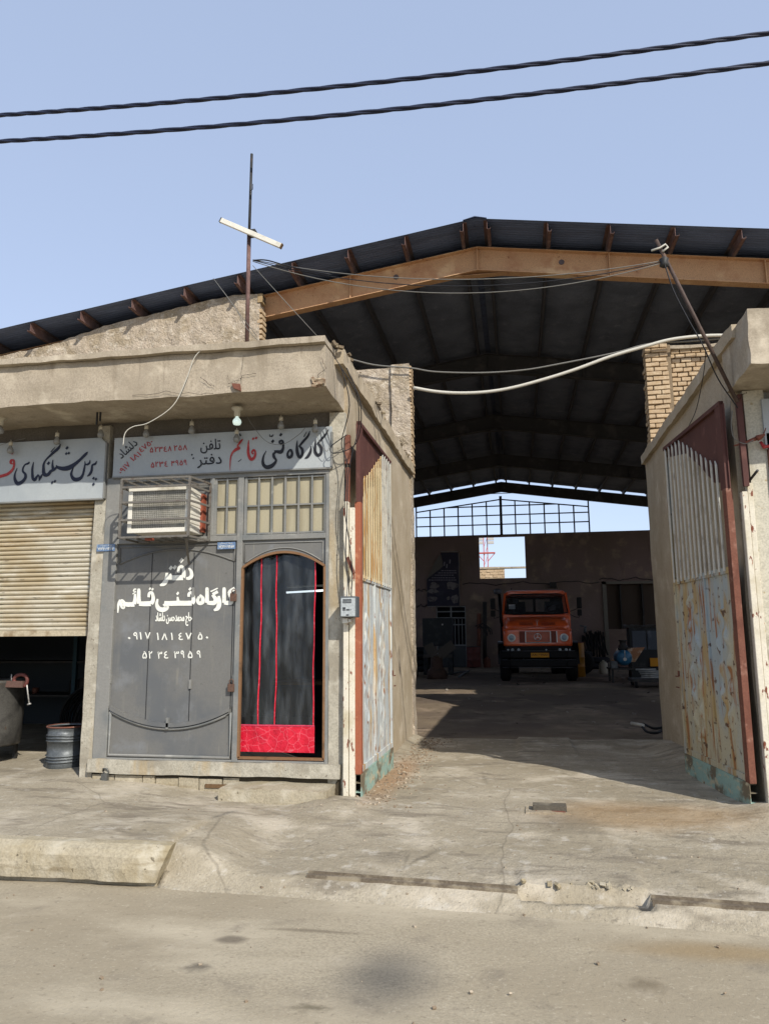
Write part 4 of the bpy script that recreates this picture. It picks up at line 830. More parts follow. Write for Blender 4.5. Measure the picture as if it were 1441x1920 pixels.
# loose service wires down the left corner
wires = [([(607, 640), (640, 690), (668, 740), (672, 800), (660, 850), (652, 900), (650, 980), (648, 1040), (655, 1115)], 'bundle nearest the wall edge'),
 ([(640, 690), (655, 760), (640, 830), (650, 870), (646, 950), (655, 1020), (660, 1070), (658, 1118)], 'loop bending out at the corner'),
 ([(650, 690), (676, 760), (668, 830), (628, 850), (620, 838), (650, 815)], 'short loop by the sign end')]
for pts, d_ in wires:
    q_ = catmull([atY(x, y, 7.2 if y > 760 else 6.9) for x, y in pts], 6)
    solo(MB().tube(q_, .005, 6), 'service_wire', wire_b, 'black service wire hanging down the left building corner, ' + d_, 'wire', 'service wires at the left corner')
for pts, Y, m_, lab, r_ in (([(390, 645), (365, 670), (350, 710), (325, 760), (280, 792), (250, 800), (235, 812), (231, 835)], 6.6, wire_w, 'pale loose wire curling down over the canopy to the office sign', .0045),
    ([(590, 798), (597, 825), (612, 846), (618, 830), (612, 803)], 7.24, wire_g, 'thin grey wire loop hanging over the end of the black calligraphy', .003),
    ([(460, 775), (475, 800), (500, 828), (530, 833), (560, 815), (572, 802)], 7.24, wire_g, 'thin sagging wire across the red and black calligraphy', .003),
    ([(0, 835), (15, 830), (30, 826), (48, 822)], 7.28, wire_g, 'thin wire above the shutter sign at the left edge', .003),
    ([(1372, 770), (1370, 800), (1376, 822), (1395, 832), (1412, 825)], 7.2, wire_g, 'thin grey wire loop beside the dark right corner post', .004)):
    solo(MB().tube(catmull([atY(x, y, Y) for x, y in pts], 6), r_, 6), 'loose_wire', m_, lab, 'wire')
for pts, lab in (([(400, 522), (440, 575), (462, 615), (484, 640)], 'thin guy wire running down to the mast base'), ([(418, 545), (450, 590), (480, 628)], 'short thin wire on the rough gable beside the mast'), ([(474, 498), (530, 560), (598, 634)], 'thin wire slanting from the mast down to the canopy corner')):
    solo(MB().tube([atY(x, y, 6.98) for x, y in pts], .0035, 5), 'guy_wire', wire_g, lab, 'wire')
# mast with cross lamp
ms = thing('roof_mast', 'thin rusty steel mast standing on the left canopy', 'mast', (-2.61, 7.0, 4.47))
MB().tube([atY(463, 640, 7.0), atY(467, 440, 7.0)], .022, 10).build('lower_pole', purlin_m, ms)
MB().tube([atY(467, 445, 7.0), atY(472, 289, 7.0)], .015, 10).build('upper_pole', dark_steel, ms)
a = atY(474, 345, 6.97); MB().tube([a, a+Vector((0, 0, -.06)), a+Vector((-.02, 0, -.075)), a+Vector((-.03, 0, -.05))], .004, 6).build('hook', dark_steel, ms)
MB().box(a.x-.04, a.x+.04, 6.955, 7.03, atY(470, 444, 7).z, atY(470, 434, 7).z).build('clamp', dark_steel, ms)
mb = MB(); mb.bar(atY(414, 413, 6.93), atY(528, 462, 6.93), .05, .035, up=(0, 1, 0))
lt = thing('batten_lamp', 'white fluorescent batten lamp fixed slantwise across the left mast', 'lamp', tuple(atY(470, 438, 6.93)))
mb.build('housing', white_metal, lt, bevel=.003)
a = atY(414, 413, 6.93); b = atY(528, 462, 6.93); MB().bar(a.lerp(b, -.005), a.lerp(b, .01), .052, .037, up=(0, 1, 0)).build('end_cap', dark_steel, lt); MB().bar(a.lerp(b, .99), a.lerp(b, 1.005), .052, .037, up=(0, 1, 0)).build('end_cap', wood_m, lt)
# leaning pole at right
pb = atY(1385, 762, 7.2); pt = atY(1229, 450, 7.0)
lp = thing('leaning_pole', 'leaning steel pole carrying cables at the right building corner', 'pole', tuple(pb))
MB().tube([pb, pt], .018, 10).build('pole', mat('weathered_pole', '4E4039', .7, layers=[('6E5A4E', 6, .5, .7)]), lp)
mb = MB(); p = atY(1241, 468, 6.98); mb.tube([p+Vector((-.1, 0, -.0)), p+Vector((-.02, 0, .02)), p+Vector((.03, .0, .05)), p+Vector((.05, 0, .02)), p+Vector((0, 0, -.02))], .01, 6); mb.build('rag', wire_w, lp)
mb = MB(); p = atY(1244, 492, 6.98); mb.lathe([(.02, -.05), (.045, -.03), (.03, 0), (.045, .03), (.02, .05)], c=p, n=12); mb.build('insulator', dark_steel, lp)
mb = MB(); mb.bar(atY(1383, 755, 7.2), atY(1398, 912, 7.25), .045, .045); mb.build('lower_post', darkred, lp)
solo(MB().tube(catmull([atY(1244, 492, 6.95), atY(1262, 545, 6.95), atY(1290, 600, 6.97), atY(1318, 650, 7), atY(1345, 710, 7.1), atY(1382, 765, 7.15)], 6), .006, 6), 'pole_cable', wire_b, 'dark cable strapped along the leaning pole', 'cable')
solo(MB().tube(catmull([atY(1322, 655, 7.0), atY(1318, 700, 7.6), atY(1305, 765, 8.2), atY(1290, 800, 8.6)], 6), .004, 6), 'loose_wire', wire_b, 'thin dark wire dropping from the leaning pole over the bricks', 'wire')
mb = MB(); mb.tube([atY(1368, 628, 11.9), atY(1368, 652, 11.9)], .05, 8)
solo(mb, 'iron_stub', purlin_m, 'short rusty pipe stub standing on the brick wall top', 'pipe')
# wires between the masts
for k, (ya, yb_, s_, lab) in enumerate(((487, 489, .26, 'upper of the three thin wires sagging between the masts'), (488, 491, .34, 'middle of the three thin wires sagging between the masts'), (490, 493, .42, 'lowest of the three thin wires sagging between the masts'))):
    solo(MB().tube(sag(atY(474, ya, 6.98), atY(1241, yb_, 6.98), s_*.78), .0045, 6), 'thin_wire', wire_b if k == 1 else wire_g, lab, 'wire', 'thin wires between the masts')
solo(MB().tube(catmull([atY(475, 488, 6.96), atY(500, 488, 6.96), atY(545, 500, 6.96), atY(620, 515, 6.96)], 6), .007, 6), 'splice_cable', wire_b, 'thicker black cable end tied to the left mast', 'cable')
solo(MB().tube(catmull([atY(*p_, 12.05) for p_ in ((775, 727), (815, 734), (860, 737), (910, 735), (960, 727), (1020, 711), (1080, 692), (1145, 668), (1210, 649), (1250, 638), (1290, 632), (1335, 629), (1378, 629))], 5), .028, 8), 'conduit_cable', wire_w, 'thick white cable drooping from the plaster pier to the brick wall', 'cable')
solo(MB().tube(catmull([atY(*p_, 12.1) for p_ in ((640, 668), (700, 684), (770, 690), (815, 697), (900, 699), (980, 694), (1050, 682), (1150, 662), (1215, 645), (1290, 640), (1360, 634))], 5), .014, 6), 'grey_cable', wire_g, 'thinner grey cable above the white one across the shed opening', 'cable')
# twisted overhead street cables
for k, (pts, lab) in enumerate(((((0, 216), (720, 153), (1441, 62)), 'upper twisted black overhead cable against the sky'), (((0, 265), (720, 207), (1441, 118)), 'lower twisted black overhead cable against the sky'))):
    P = [atY(*p_, 6.5) for p_ in pts]; fx = lambda x: None
    def zz(x):
        s_ = 0
        for i in range(3):
            l = 1
            for j in range(3):
                if i != j: l *= (x-P[j].x)/(P[i].x-P[j].x)
            s_ += P[i].z*l
        return s_
    ca = thing('overhead_cable', lab, 'cable', (0, 6.5, zz(0)), 'twisted overhead street cables')
    for st in range(3):
        pts_ = []
        for i in range(300):
            x = -8.5+16*i/299; a = x*(7.0+.5*math.sin(x*.7+k))+st*2.094+k; pts_.append((x, 6.5+.0105*math.cos(a), zz(x)+.0105*math.sin(a)))
        MB().tube(pts_, .013, 6).build('strand', wire_bl, ca)

# ------------------------------------------------------------------ the steel shed
RX = -.46; SL = .145
def btop(x): return 8.47-SL*abs(x-RX)
shed = thing('steel_shed', 'big open steel portal shed with a dark corrugated gable roof', 'shed', (RX, 23, 0))
XE0, XE1 = -12.6, 11.7
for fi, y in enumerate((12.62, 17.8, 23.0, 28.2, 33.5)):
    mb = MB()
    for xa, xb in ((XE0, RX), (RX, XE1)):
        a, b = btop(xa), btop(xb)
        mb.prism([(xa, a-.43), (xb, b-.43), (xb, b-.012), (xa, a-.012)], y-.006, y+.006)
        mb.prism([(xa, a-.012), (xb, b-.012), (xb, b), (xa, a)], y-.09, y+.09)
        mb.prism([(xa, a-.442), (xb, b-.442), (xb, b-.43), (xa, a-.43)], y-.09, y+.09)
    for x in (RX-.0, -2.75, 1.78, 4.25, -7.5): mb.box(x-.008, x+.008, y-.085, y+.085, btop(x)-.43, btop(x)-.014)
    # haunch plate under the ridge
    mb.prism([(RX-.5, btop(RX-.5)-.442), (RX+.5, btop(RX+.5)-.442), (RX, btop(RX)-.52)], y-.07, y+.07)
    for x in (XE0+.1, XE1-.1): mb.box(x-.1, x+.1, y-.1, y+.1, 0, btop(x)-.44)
    mb.build('portal_frame', beam_m if fi == 0 else mat('shaded_frame_steel', '4A4A4C', .8, layers=[('5C5A5A', 3, .5, .7)]), shed)  # inner frames: same steel as the front, shed shade put into the colour
mb = MB()
p = atY(742, 519, 12.6); q_ = atY(1052, 491, 12.6)
for c in (p, q_): mb.lathe([(.05, 0), (.05, .01), (.001, .01)], c=(c.x, 12.605, c.z), n=8, axis='Y')
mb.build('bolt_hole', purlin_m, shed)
pxs = [RX-.2, RX+.2]+[RX-1.2-i for i in range(11)]+[RX+1.2+i for i in range(11)]
for x in pxs:
    s_ = -1 if x < RX else 1; mb = MB(); z0 = btop(x)+.002
    y0, y1 = 11.93, 33.8
    mb.box(x-.004, x+.004, y0, y1, z0, z0+.16)                                  # web
    mb.box(x, x+.06*s_, y0, y1, z0, z0+.005) if s_ > 0 else mb.box(x-.06, x, y0, y1, z0, z0+.005)
    mb.box(x-.06, x, y0, y1, z0+.155, z0+.16) if s_ > 0 else mb.box(x, x+.06, y0, y1, z0+.155, z0+.16)
    mb.box(x+.056*s_-.002, x+.056*s_+.002, y0, y1, z0, z0+.03)
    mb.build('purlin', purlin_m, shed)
# corrugated roof sheets, one per slope
for s_ in (-1, 1):
    mb = MB(); ys = []; y = 11.9
    while y < 33.78: ys.append(y); y += .0125 if y < 13.2 else .019
    xs = [RX+s_*v for v in (0, .2, 1.2, 2.2, 3.2, 4.2, 5.2, 6.2, 7.2, 8.2, 9.2, 10.2, 11.2, 12.4)]
    vs = []
    for i, x in enumerate(xs):
        for y in ys:
            sagz = -.012*math.sin(math.pi*1)  if False else 0
            vs.append((x, y+noise.noise(Vector((x*1.1, 2, 2)))*.02*(y < 12), btop(x)+.17+.009*math.sin(2*math.pi*y/.076)+.004))
    n_ = len(ys); mb.add(vs, [(i*n_+j, (i+1)*n_+j, (i+1)*n_+j+1, i*n_+j+1) for i in range(len(xs)-1) for j in range(n_-1)], True)
    mb.build('roof_sheet', sheet_m, shed)
    # sagging blanket of insulation under the sheet, behind the first frame
    mb = MB(); ys = rng(12.75, 33.2, .13)+[33.2]; xs = rng(.06, 12.2, .1)+[12.2]; vs = []
    for xx in xs:
        for y in ys:
            f = (xx+.8) % 1.0; g = math.sin(math.pi*f)
            x = RX+s_*xx; vs.append((x, y, btop(x)+.145-.035*g-.03*g*abs(noise.noise(Vector((x*.9, y*2.6, s_))))))
    n_ = len(ys); mb.add(vs, [(i*n_+j, (i+1)*n_+j, (i+1)*n_+j+1, i*n_+j+1) for i in range(len(xs)-1) for j in range(n_-1)], True)
    mb.build('roof_lining', soot_roof, shed)
mb = MB(); mb.prism([(RX-.2, btop(RX-.2)+.186), (RX, btop(RX)+.20), (RX+.2, btop(RX+.2)+.186), (RX+.2, btop(RX+.2)+.189), (RX, btop(RX)+.212), (RX-.2, btop(RX-.2)+.189)], 11.89, 33.8); mb.build('ridge_cap', sheet_m, shed)
# front gable wall at left
gw = thing('gable_wall', 'rough mud plastered gable wall stepping up under the shed roof at left', 'wall', (-8, 12.4, 0))
def wall_poly(mb, pts_top, y0, y1, zb, step=.12, amp=.03, f=4):
    """vertical wall whose top follows pts_top [(x,z)...]"""
    x0, x1 = pts_top[0][0], pts_top[-1][0]; nx = max(1, round((x1-x0)/step))
    def top(x):
        for (a, za), (b, zb_) in zip(pts_top, pts_top[1:]):
            if x <= b+1e-9: return za+(zb_-za)*(x-a)/(b-a) if b > a else zb_
        return pts_top[-1][1]
    cols = []
    for i in range(nx+1):
        x = x0+(x1-x0)*i/nx; zt = top(x)+noise.noise(Vector((x*5, 1, 2)))*amp*.8+noise.noise(Vector((x*14, 4, 2)))*amp*.5; nz = 30; c = []
        for j in range(nz+1):
            z = zb+(zt-zb)*(j/nz); c.append((x, y0-amp*noise.noise(Vector((x*f, z*f, 7)))-amp*.5*noise.noise(Vector((x*f*3, z*f*3, 1))), z))
        c.append((x, y1, zt)); c.append((x, y1, zb)); cols.append(c)
    m_ = len(cols[0]); vs = [v for c in cols for v in c]
    fs = [(i*m_+j, (i+1)*m_+j, (i+1)*m_+j+1, i*m_+j+1) for i in range(nx) for j in range(m_-1)]+[tuple(range(m_)), tuple(range(nx*m_, nx*m_+m_))[::-1]]
    mb.add(vs, fs)
mb = MB(); wall_poly(mb, [(-12.6, 6.45), (-9.6, 6.98), (-8.5, 7.13), (-7.41, 7.42), (-6.34, 7.60), (-5.3, 7.77), (-4.8, 7.83), (-4.36, 7.80)], 12.28, 12.52, 3.8, .1, .035); mb.build('wall', rubble, gw)
mb = MB()
for i in range(14):
    z = 6.15+i*.1; mb.box(-4.40, -4.315+random.uniform(-.01, .012), 12.28, 12.5, z, z+.062, Matrix.Rotation(0, 4, 'X'))
mb.build('brick_ends', brick_m, gw)
mb = MB(); mb.box(-4.40, -4.31, 12.27, 12.46, 7.64, 7.80); mb.build('hollow_block', mat('hollow_block_clay', 'A08A68', .9), gw)
mb = MB()
for z in (7.66, 7.73):
    for y in (12.29, 12.38): mb.box(-4.312, -4.306, y, y+.06, z, z+.05)
mb.build('block_hole', mat('hole_dark', '2C241B', .95), gw)
# lower plastered wall and pier left of the opening
pw = thing('plaster_pier', 'lower plastered wall end with a brick edge left of the shed opening', 'wall', (-2, 12.3, 0))
mb = MB(); wall_poly(mb, [(-4.3, 6.2), (-3.2, 6.22), (-1.98, 6.23)], 12.26, 12.5, 3.8, .1, .02); mb.build('wall', rubble, pw)
mb = MB(); mb.rough(-1.96, -1.64, 12.19, 12.5, 0, 6.26, .07, .012, freq=6, edge=.02); mb.build('pier', rubble, pw)
mb = MB()
for i in range(30):
    z = 4.32+i*.064; mb.box(-1.67, -1.612+random.uniform(-.012, .01), 12.2, 12.48, z, z+.042)
mb.build('brick_ends', brick_m, pw)
# brick wall on the right
bw = thing('brick_wall', 'yellow brick pier and wall rising behind the right building', 'wall', (3, 12.3, 0))
mb = MB(); mb.box(2.50, 3.95, 12.37, 12.5, 3.5, 6.26); mb.box(2.25, 2.60, 12.245, 12.5, 0, 6.30); mb.build('mortar', mortar_m, bw)
mb = MB(); random.seed(31)
def bricks(mb, x0, x1, y0, depth, z0, z1, bl=.2, hh=.0785, off0=0):
    r_ = 0; z = z0
    while z < z1:
        x = x0-(bl*.5 if (r_ % 2) else 0)*1.0
        while x < x1:
            a = max(x, x0); b = min(x+bl*random.uniform(.85, 1.1), x1)
            if b-a > .03:
                j = random.uniform(-.016, .012); dz = random.uniform(-.004, .004)
                M = Matrix.Translation(((a+b)/2, y0+j, z+hh/2+dz)) @ Matrix.Rotation(random.uniform(-.05, .05), 4, 'Y') @ Matrix.Rotation(random.uniform(-.06, .06), 4, 'Z') @ Matrix.Rotation(random.uniform(-.12, .12), 4, 'X')
                mb.box(-(b-a)/2+.006, (b-a)/2-.006, 0, depth, -hh/2+.009, hh/2-.007, M)
            x = b
        z += hh; r_ += 1
bricks(mb, 2.19, 2.55, 12.20, .28, 4.20, 6.30, .24); bricks(mb, 2.53, 3.95, 12.32, .15, 4.20, 6.24, .16)
mb.build('bricks', brick_m, bw, bevel=.014, seg=2)
MB().rough(2.55, 3.55, 12.28, 12.5, 6.24, 6.29, .06, .01, edge=.012).build('top_course', plaster, bw)
gw2 = thing('gable_wall', 'plastered gable wall rising under the roof beyond the brick wall at right', 'wall', (8, 12.5, 0))
mb = MB(); wall_poly(mb, [(3.75, 6.2), (4.1, 6.75), (4.5, 7.25), (4.8, 7.6), (11.7, 6.6)], 12.56, 12.62+.15, 3.8, .12, .02); mb.build('wall', rubble, gw2)
# shed side walls, unseen and kept low to let skylight in, and back wall
sw = thing('side_wall', 'low sooty plastered side wall along the left of the shed, unseen, open above for skylight', 'wall', (-12.7, 23, 0)); MB().box(-12.95, -12.7, 12.2, 34.4, 0, 3.6).build('wall', dark_wall, sw)
sw = thing('side_wall', 'low sooty plastered side wall along the right of the shed, unseen, open above for skylight', 'wall', (11.8, 23, 0)); MB().box(11.8, 12.05, 12.2, 34.4, 0, 3.6).build('wall', dark_wall, sw)
bk = thing('back_wall', 'sooty plastered back wall of the shed with a square opening near its top', 'wall', (0, 34.1, 0))
def wall_holes(mb, x0, x1, z0, z1, y0, y1, holes):
    xs = sorted({x0, x1}|{h[0] for h in holes}|{h[1] for h in holes}); zs = sorted({z0, z1}|{h[2] for h in holes}|{h[3] for h in holes})
    for i in range(len(xs)-1):
        zrun = None
        for j in range(len(zs)-1):
            cx, cz = (xs[i]+xs[i+1])/2, (zs[j]+zs[j+1])/2
            if any(h[0] < cx < h[1] and h[2] < cz < h[3] for h in holes): 
                if zrun is not None: mb.box(xs[i], xs[i+1], y0, y1, zrun, zs[j]); zrun = None
            elif zrun is None: zrun = zs[j]
        if zrun is not None: mb.box(xs[i], xs[i+1], y0, y1, zrun, zs[-1])
mb = MB(); wall_holes(mb, -12.7, 11.8, 0, 6.17, 34.0, 34.3, [(-1.54, .49, 4.22, 6.09), (-3.52, -2.2, 0, 3.04), (3.88, 7.2, 1.95, 3.87)])
mb.build('wall', dark_wall, bk, merge=True)
mb = MB(); mb.box(3.72, 3.88, 33.93, 34.0, .3, 3.98); mb.box(3.72, 7.3, 33.93, 34.0, 3.87, 3.98); mb.build('concrete_surround', mat('grey_surround', '7A766C', .9), bk)
mb = MB(); mb.box(3.9, 7.2, 34.3, 34.36, 1.9, 3.9); mb.build('infill_sheet', mat('infill_brown', '4F443B', .9), bk)
mb = MB(); mb.box(4.45, 4.5, 34.1, 34.3, 1.95, 3.87); mb.box(5.35, 5.42, 34.1, 34.3, 1.95, 3.87); mb.build('jamb', dark_steel, bk)
mb = MB()
for (x0, x1, z) in ((-4.6, -3.9, 3.75), (-2.3, 3.6, 3.98), (3.6, 7, 4.08), (-4.6, -3.7, 3.05)):
    pts_ = [(x0+(x1-x0)*i/20, 33.97, z+.05*math.sin(i*.9)+.03*math.sin(i*2.3)) for i in range(21)]; mb.tube(pts_, .018, 6)
mb.build('wall_cable', wire_b, bk)
sk = thing('steel_grille', 'black steel grid filling the gable above the back wall', 'grille', (-.5, 34.1, 6.17))
mb = MB(); X0, X1 = -4.37, 3.32
def gt(x): return 7.80-(.47/3.85)*abs(x+.52)
for i in range(13):
    x = X0+(X1-X0)*i/12; mb.box(x-.03, x+.03, 34.1, 34.16, 6.17, gt(x)+(.25 if i in (0, 12) else 0))
for z in (6.66, 7.08, 7.5):
    xa = max(X0, -.52-(7.80-z)/(.47/3.85)); xb = min(X1, -.52+(7.80-z)/(.47/3.85)); mb.box(xa, xb, 34.11, 34.15, z-.025, z+.025)
mb.bar((X0, 34.13, gt(X0)), (-.52, 34.13, 7.80), .05); mb.bar((-.52, 34.13, 7.80), (X1, 34.13, gt(X1)), .05); mb.box(-.58, -.46, 34.09, 34.17, 6.17, 7.95); mb.box(X0, 11, 34.12, 34.15, 6.17, 6.2)
mb.build('grid_bars', dark_steel, sk)
# door in the back wall, banner
bd = thing('barred_door', 'grey steel door with barred upper part in the back wall, half hidden by machinery', 'door', (-2.9, 34, .35))
mb = MB(); mb.box(-3.52, -2.2, 34.1, 34.14, .35, 1.3); mb.build('lower_panel', mat('grey_old_door', '4E5254', .7), bd)
mb = MB()
for x in [-3.5+i*.16 for i in range(9)]: mb.box(x-.015, x+.015, 34.06, 34.1, 1.3, 2.45)
for z in (1.3, 2.2, 2.5, 2.78, 3.0): mb.box(-3.52, -2.2, 34.05, 34.1, z-.025, z+.025)
for x in (-3.5, -2.86, -2.22): mb.box(x-.03, x+.03, 34.04, 34.1, .35, 3.03)
mb.build('bars', mat('pale_bar_paint', '8A8D8E', .6), bd)
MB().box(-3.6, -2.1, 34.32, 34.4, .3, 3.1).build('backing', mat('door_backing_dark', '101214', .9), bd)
ban = thing('wall_banner', 'dark printed banner with vehicle pictures and one folded corner on the back wall', 'banner', (-3.2, 33.95, 3.0))
def bp(x, y): p_ = atY(780+x/12, 1000+y/12, 33.93); return (p_.x, p_.z)
mb = MB(); mb.prism([bp(245, 1640), bp(965, 1635), bp(945, 430), bp(545, 430), bp(585, 620), bp(600, 745), bp(235, 1030)], 33.94, 33.95); mb.build('sheet', mat('banner_print_dark', '2C2A3A', .6, layers=[('3C3A44', 2, .5, .7)]), ban)
mb = MB(); mb.prism([bp(235, 1030), bp(600, 745), bp(585, 620), bp(530, 470), bp(420, 640)], 33.925, 33.937); mb.build('folded_corner', mat('banner_back', '6A665F', .7), ban)
mb = MB()
def blob(cx, cy, rx, ry, s_):
    pts_ = [bp(cx+rx*math.cos(a)*(1+.18*math.sin(3*a+s_)), cy+ry*math.sin(a)*(1+.15*math.cos(4*a+s_))) for a in [2*math.pi*i/18 for i in range(18)]]; mb.prism(pts_, 33.932, 33.939)
blob(370, 1300, 130, 50, 0); blob(400, 1180, 100, 80, 1); blob(800, 1180, 130, 90, 2); blob(360, 1480, 110, 60, 3); blob(870, 1480, 80, 100, 4); blob(720, 1460, 40, 40, 5)
mb.build('vehicle_pictures', mat('banner_pale_print', '7A7472', .7, layers=[('4A4446', 9, .48, .6)]), ban)
mb = MB()
for x, y in ((635, 690), (690, 740), (760, 640)): 
    a = bp(x, y-50); b = bp(x-10, y+40); mb.bar((a[0], 33.936, a[1]), (b[0], 33.936, b[1]), .05, .01)
for k, y in enumerate((840, 890, 940, 1000, 1050)):
    xx = 560-k*70
    while xx < 850: a = bp(xx, y); L_ = random.uniform(25, 60); b = bp(xx+L_, y); mb.bar((a[0], 33.936, a[1]), (b[0], 33.936, b[1]), .01, .035, up=(0, 0, 1)); xx += L_+14
mb.build('print_lines', mat('banner_text_grey', '8C8890', .7), ban)
mb = MB(); a, b = bp(955, 440), bp(975, 1640); mb.bar((a[0], 33.93, a[1]), (b[0], 33.93, b[1]), .025); a, b = bp(545, 415), bp(940, 410); mb.bar((a[0], 33.93, a[1]), (b[0], 33.93, b[1]), .03); a, b = bp(245, 1645), bp(975, 1640); mb.bar((a[0], 33.93, a[1]), (b[0], 33.93, b[1]), .03)
mb.build('banner_frame', mat('banner_frame_grey', '8A8580', .6), ban)
p = atY(1036, 1097, 33.95); solo(MB().box(p.x-.14, p.x+.14, 33.8, 33.99, p.z-.12, p.z+.12), 'flood_lamp', dark_steel, 'small dark square lamp box on the back wall above the truck', 'lamp', bevel=.01)
# outside beyond: wall and light mast seen through the opening
ow = thing('outer_brick_wall', 'pale brick wall standing outside beyond the square opening', 'wall', (-2, 48, 0))
a = atY(885, 1068, 48); b = atY(945, 1066, 48); c = atY(995, 1062, 48)
mb = MB(); mb.box(a.x, b.x, 48, 48.3, 0, b.z); mb.build('wall', mortar_m, ow)
mb = MB(); bricks(mb, a.x, b.x, 47.96, .05, 3.8, b.z, .55, .17); mb.build('bricks', brick_m, ow)
mb = MB(); mb.box(a.x, c.x, 47.9, 48.3, b.z, b.z+.1); mb.build('top_beam', plaster, ow)
lm = thing('floodlight_mast', 'red and white lattice floodlight mast far beyond the opening', 'mast', (-3, 90, 0))
mastred = mat('mast_red', 'B4574A', .6); mastw = mat('mast_pale', 'B9B6B0', .6)
a = atY(911, 1070, 90); tz = atY(911, 1008, 90).z
mb = MB(); 
for k in range(12):
    z = k*(tz/12)
    for s_ in (-1, 1): mb.bar((a.x+s_*.22, 90, z), (a.x+s_*.22, 90, z+tz/12), .1)
    mb.bar((a.x-.22, 90, z), (a.x+.22, 90, z+tz/12), .05)
mb.build('lattice', mastred, lm)
mb = MB(); pz_ = atY(911, 1037, 90).z; mb.box(a.x-1.1, a.x+1.1, 89.8, 90.2, pz_-.08, pz_+.08); mb.bar((a.x-1.1, 90, pz_), (a.x-.2, 90, pz_-1), .08); mb.bar((a.x+1.1, 90, pz_), (a.x+.2, 90, pz_-1), .08); mb.build('platform', mastred, lm)
for dx, py_ in ((-.65, 1011), (.65, 1011), (-.65, 1018), (.65, 1018)):
    z = atY(911, py_, 90).z; MB().box(a.x+dx-.35, a.x+dx+.35, 89.6, 89.9, z-.16, z+.16).build('floodlight', mastw, lm)

# ------------------------------------------------------------------ truck (local: front faces -y)
TX, TY = .60, 23.0; TZ = yard_h(TX, TY)
tr = thing('truck', 'orange bonneted truck with black bumper parked in the dark shed', 'truck', (TX, TY, TZ), absolute=False)
t_or = mat('orange_truck_paint', 'E0622E', .28, layers=[('C44C22', 2, .45, .7), ('8A3A22', 9, .6, .72, dict(amt=.5)), ('A08068', 4, .6, .75, dict(amt=.35))], spec=.5, coat=.4, grain=.03)
t_dk = mat('truck_black_paint', '08090B', .4, spec=.15, grain=.03)
t_ch = mat('chrome_trim', 'C9C9C4', .35, metal=.5, grain=0)
def loft(rings, name, m, parent, sub=1):
    n_ = len(rings[0]); mb = MB(); vs = [v for r_ in rings for v in r_]
    mb.add(vs, [(i*n_+j, i*n_+(j+1) % n_, (i+1)*n_+(j+1) % n_, (i+1)*n_+j) for i in range(len(rings)-1) for j in range(n_)]+[tuple(range(n_))[::-1], tuple(range((len(rings)-1)*n_, len(rings)*n_))], True)
    return mb.build(name, m, parent, sub=sub)
def rring(y, hw, z0, z1, rt=.18, rb=.08, crown=.0, n_=5):
    pts_ = []
    for (cx, cz, r_, a0) in ((hw-rb, z0+rb, rb, -90), (hw-rt, z1-rt, rt, 0), (-hw+rt, z1-rt, rt, 90), (-hw+rb, z0+rb, rb, 180)):
        for i in range(n_): a = R(a0+90*i/(n_-1)); x = cx+r_*math.cos(a); z = cz+r_*math.sin(a); pts_.append((x, y, z+(crown*(1-(x/hw)**2) if z > (z0+z1)/2 else 0)))
    return pts_
# lower nose (with lamps and grille) and the bonnet above it
loft([rring(0.02, .93, 1.08, 1.50, .12, .08), rring(.0, .97, 1.04, 1.52, .14, .08), rring(.10, 1.0, 1.02, 1.56, .16, .06), rring(.6, 1.02, 1.02, 1.6, .16, .06), rring(1.1, 1.03, 1.02, 1.6, .1, .06)], 'nose', t_or, tr)
loft([rring(-.02, .80, 1.5, 1.58, .04, .03, .07), rring(.02, .90, 1.5, 1.66, .08, .03, .12), rring(.14, .95, 1.47, 1.74, .16, .04, .15), rring(.4, .97, 1.45, 1.80, .18, .04, .14), rring(.85, 1.0, 1.45, 1.90, .16, .04, .11), rring(1.1, 1.01, 1.45, 1.97, .12, .04, .06)], 'bonnet', t_or, tr)
lip = MB()
for s_ in (0,): lip.tube(catmull([(-.98, .06, 1.50), (-.7, -.02, 1.55), (-.3, -.03, 1.60), (0, -.035, 1.615), (.3, -.03, 1.60), (.7, -.02, 1.55), (.98, .06, 1.50)], 6), .028, 8)
lip.build('bonnet_lip', t_or, tr)
cab = MB()
cab.prism([(.95, 1.02), (2.6, 1.02), (2.6, 2.0), (.9, 2.0)], -1.03, 1.03, 'YZ')
cb = cab.build('cab_body', t_or, tr, bevel=.04, seg=3)
loft([rring(1.16, .84, 2.585, 2.68, .05, .02, .05), rring(1.12, .91, 2.58, 2.72, .10, .02, .06), rring(1.3, .94, 2.58, 2.74, .13, .02, .07), rring(2.5, .94, 2.58, 2.74, .13, .02, .07), rring(2.62, .9, 2.58, 2.68, .08, .02, .05)], 'cab_roof', t_or, tr)
mb = MB()
for s_ in (-1, 1):
    mb.bar((s_*.99, .93, 1.98), (s_*.92, 1.17, 2.64), .06, .08); mb.bar((s_*1.0, 2.55, 1.98), (s_*.92, 2.55, 2.64), .08, .1); mb.bar((s_*1.0, 1.9, 1.98), (s_*.92, 1.9, 2.64), .05, .05)
mb.build('cab_pillar', t_or, tr)
mb = MB()
for (x0, x1, z0, z1) in ((-.98, -.50, 2.0, 2.62), (.50, .98, 2.0, 2.62), (-.04, .04, 2.0, 2.62), (-.50, .50, 2.0, 2.12), (-.50, .50, 2.52, 2.62)): mb.box(x0, x1, 2.54, 2.58, z0, z1)
mb.build('cab_back', t_dk, tr)
mb = MB(); ws = []
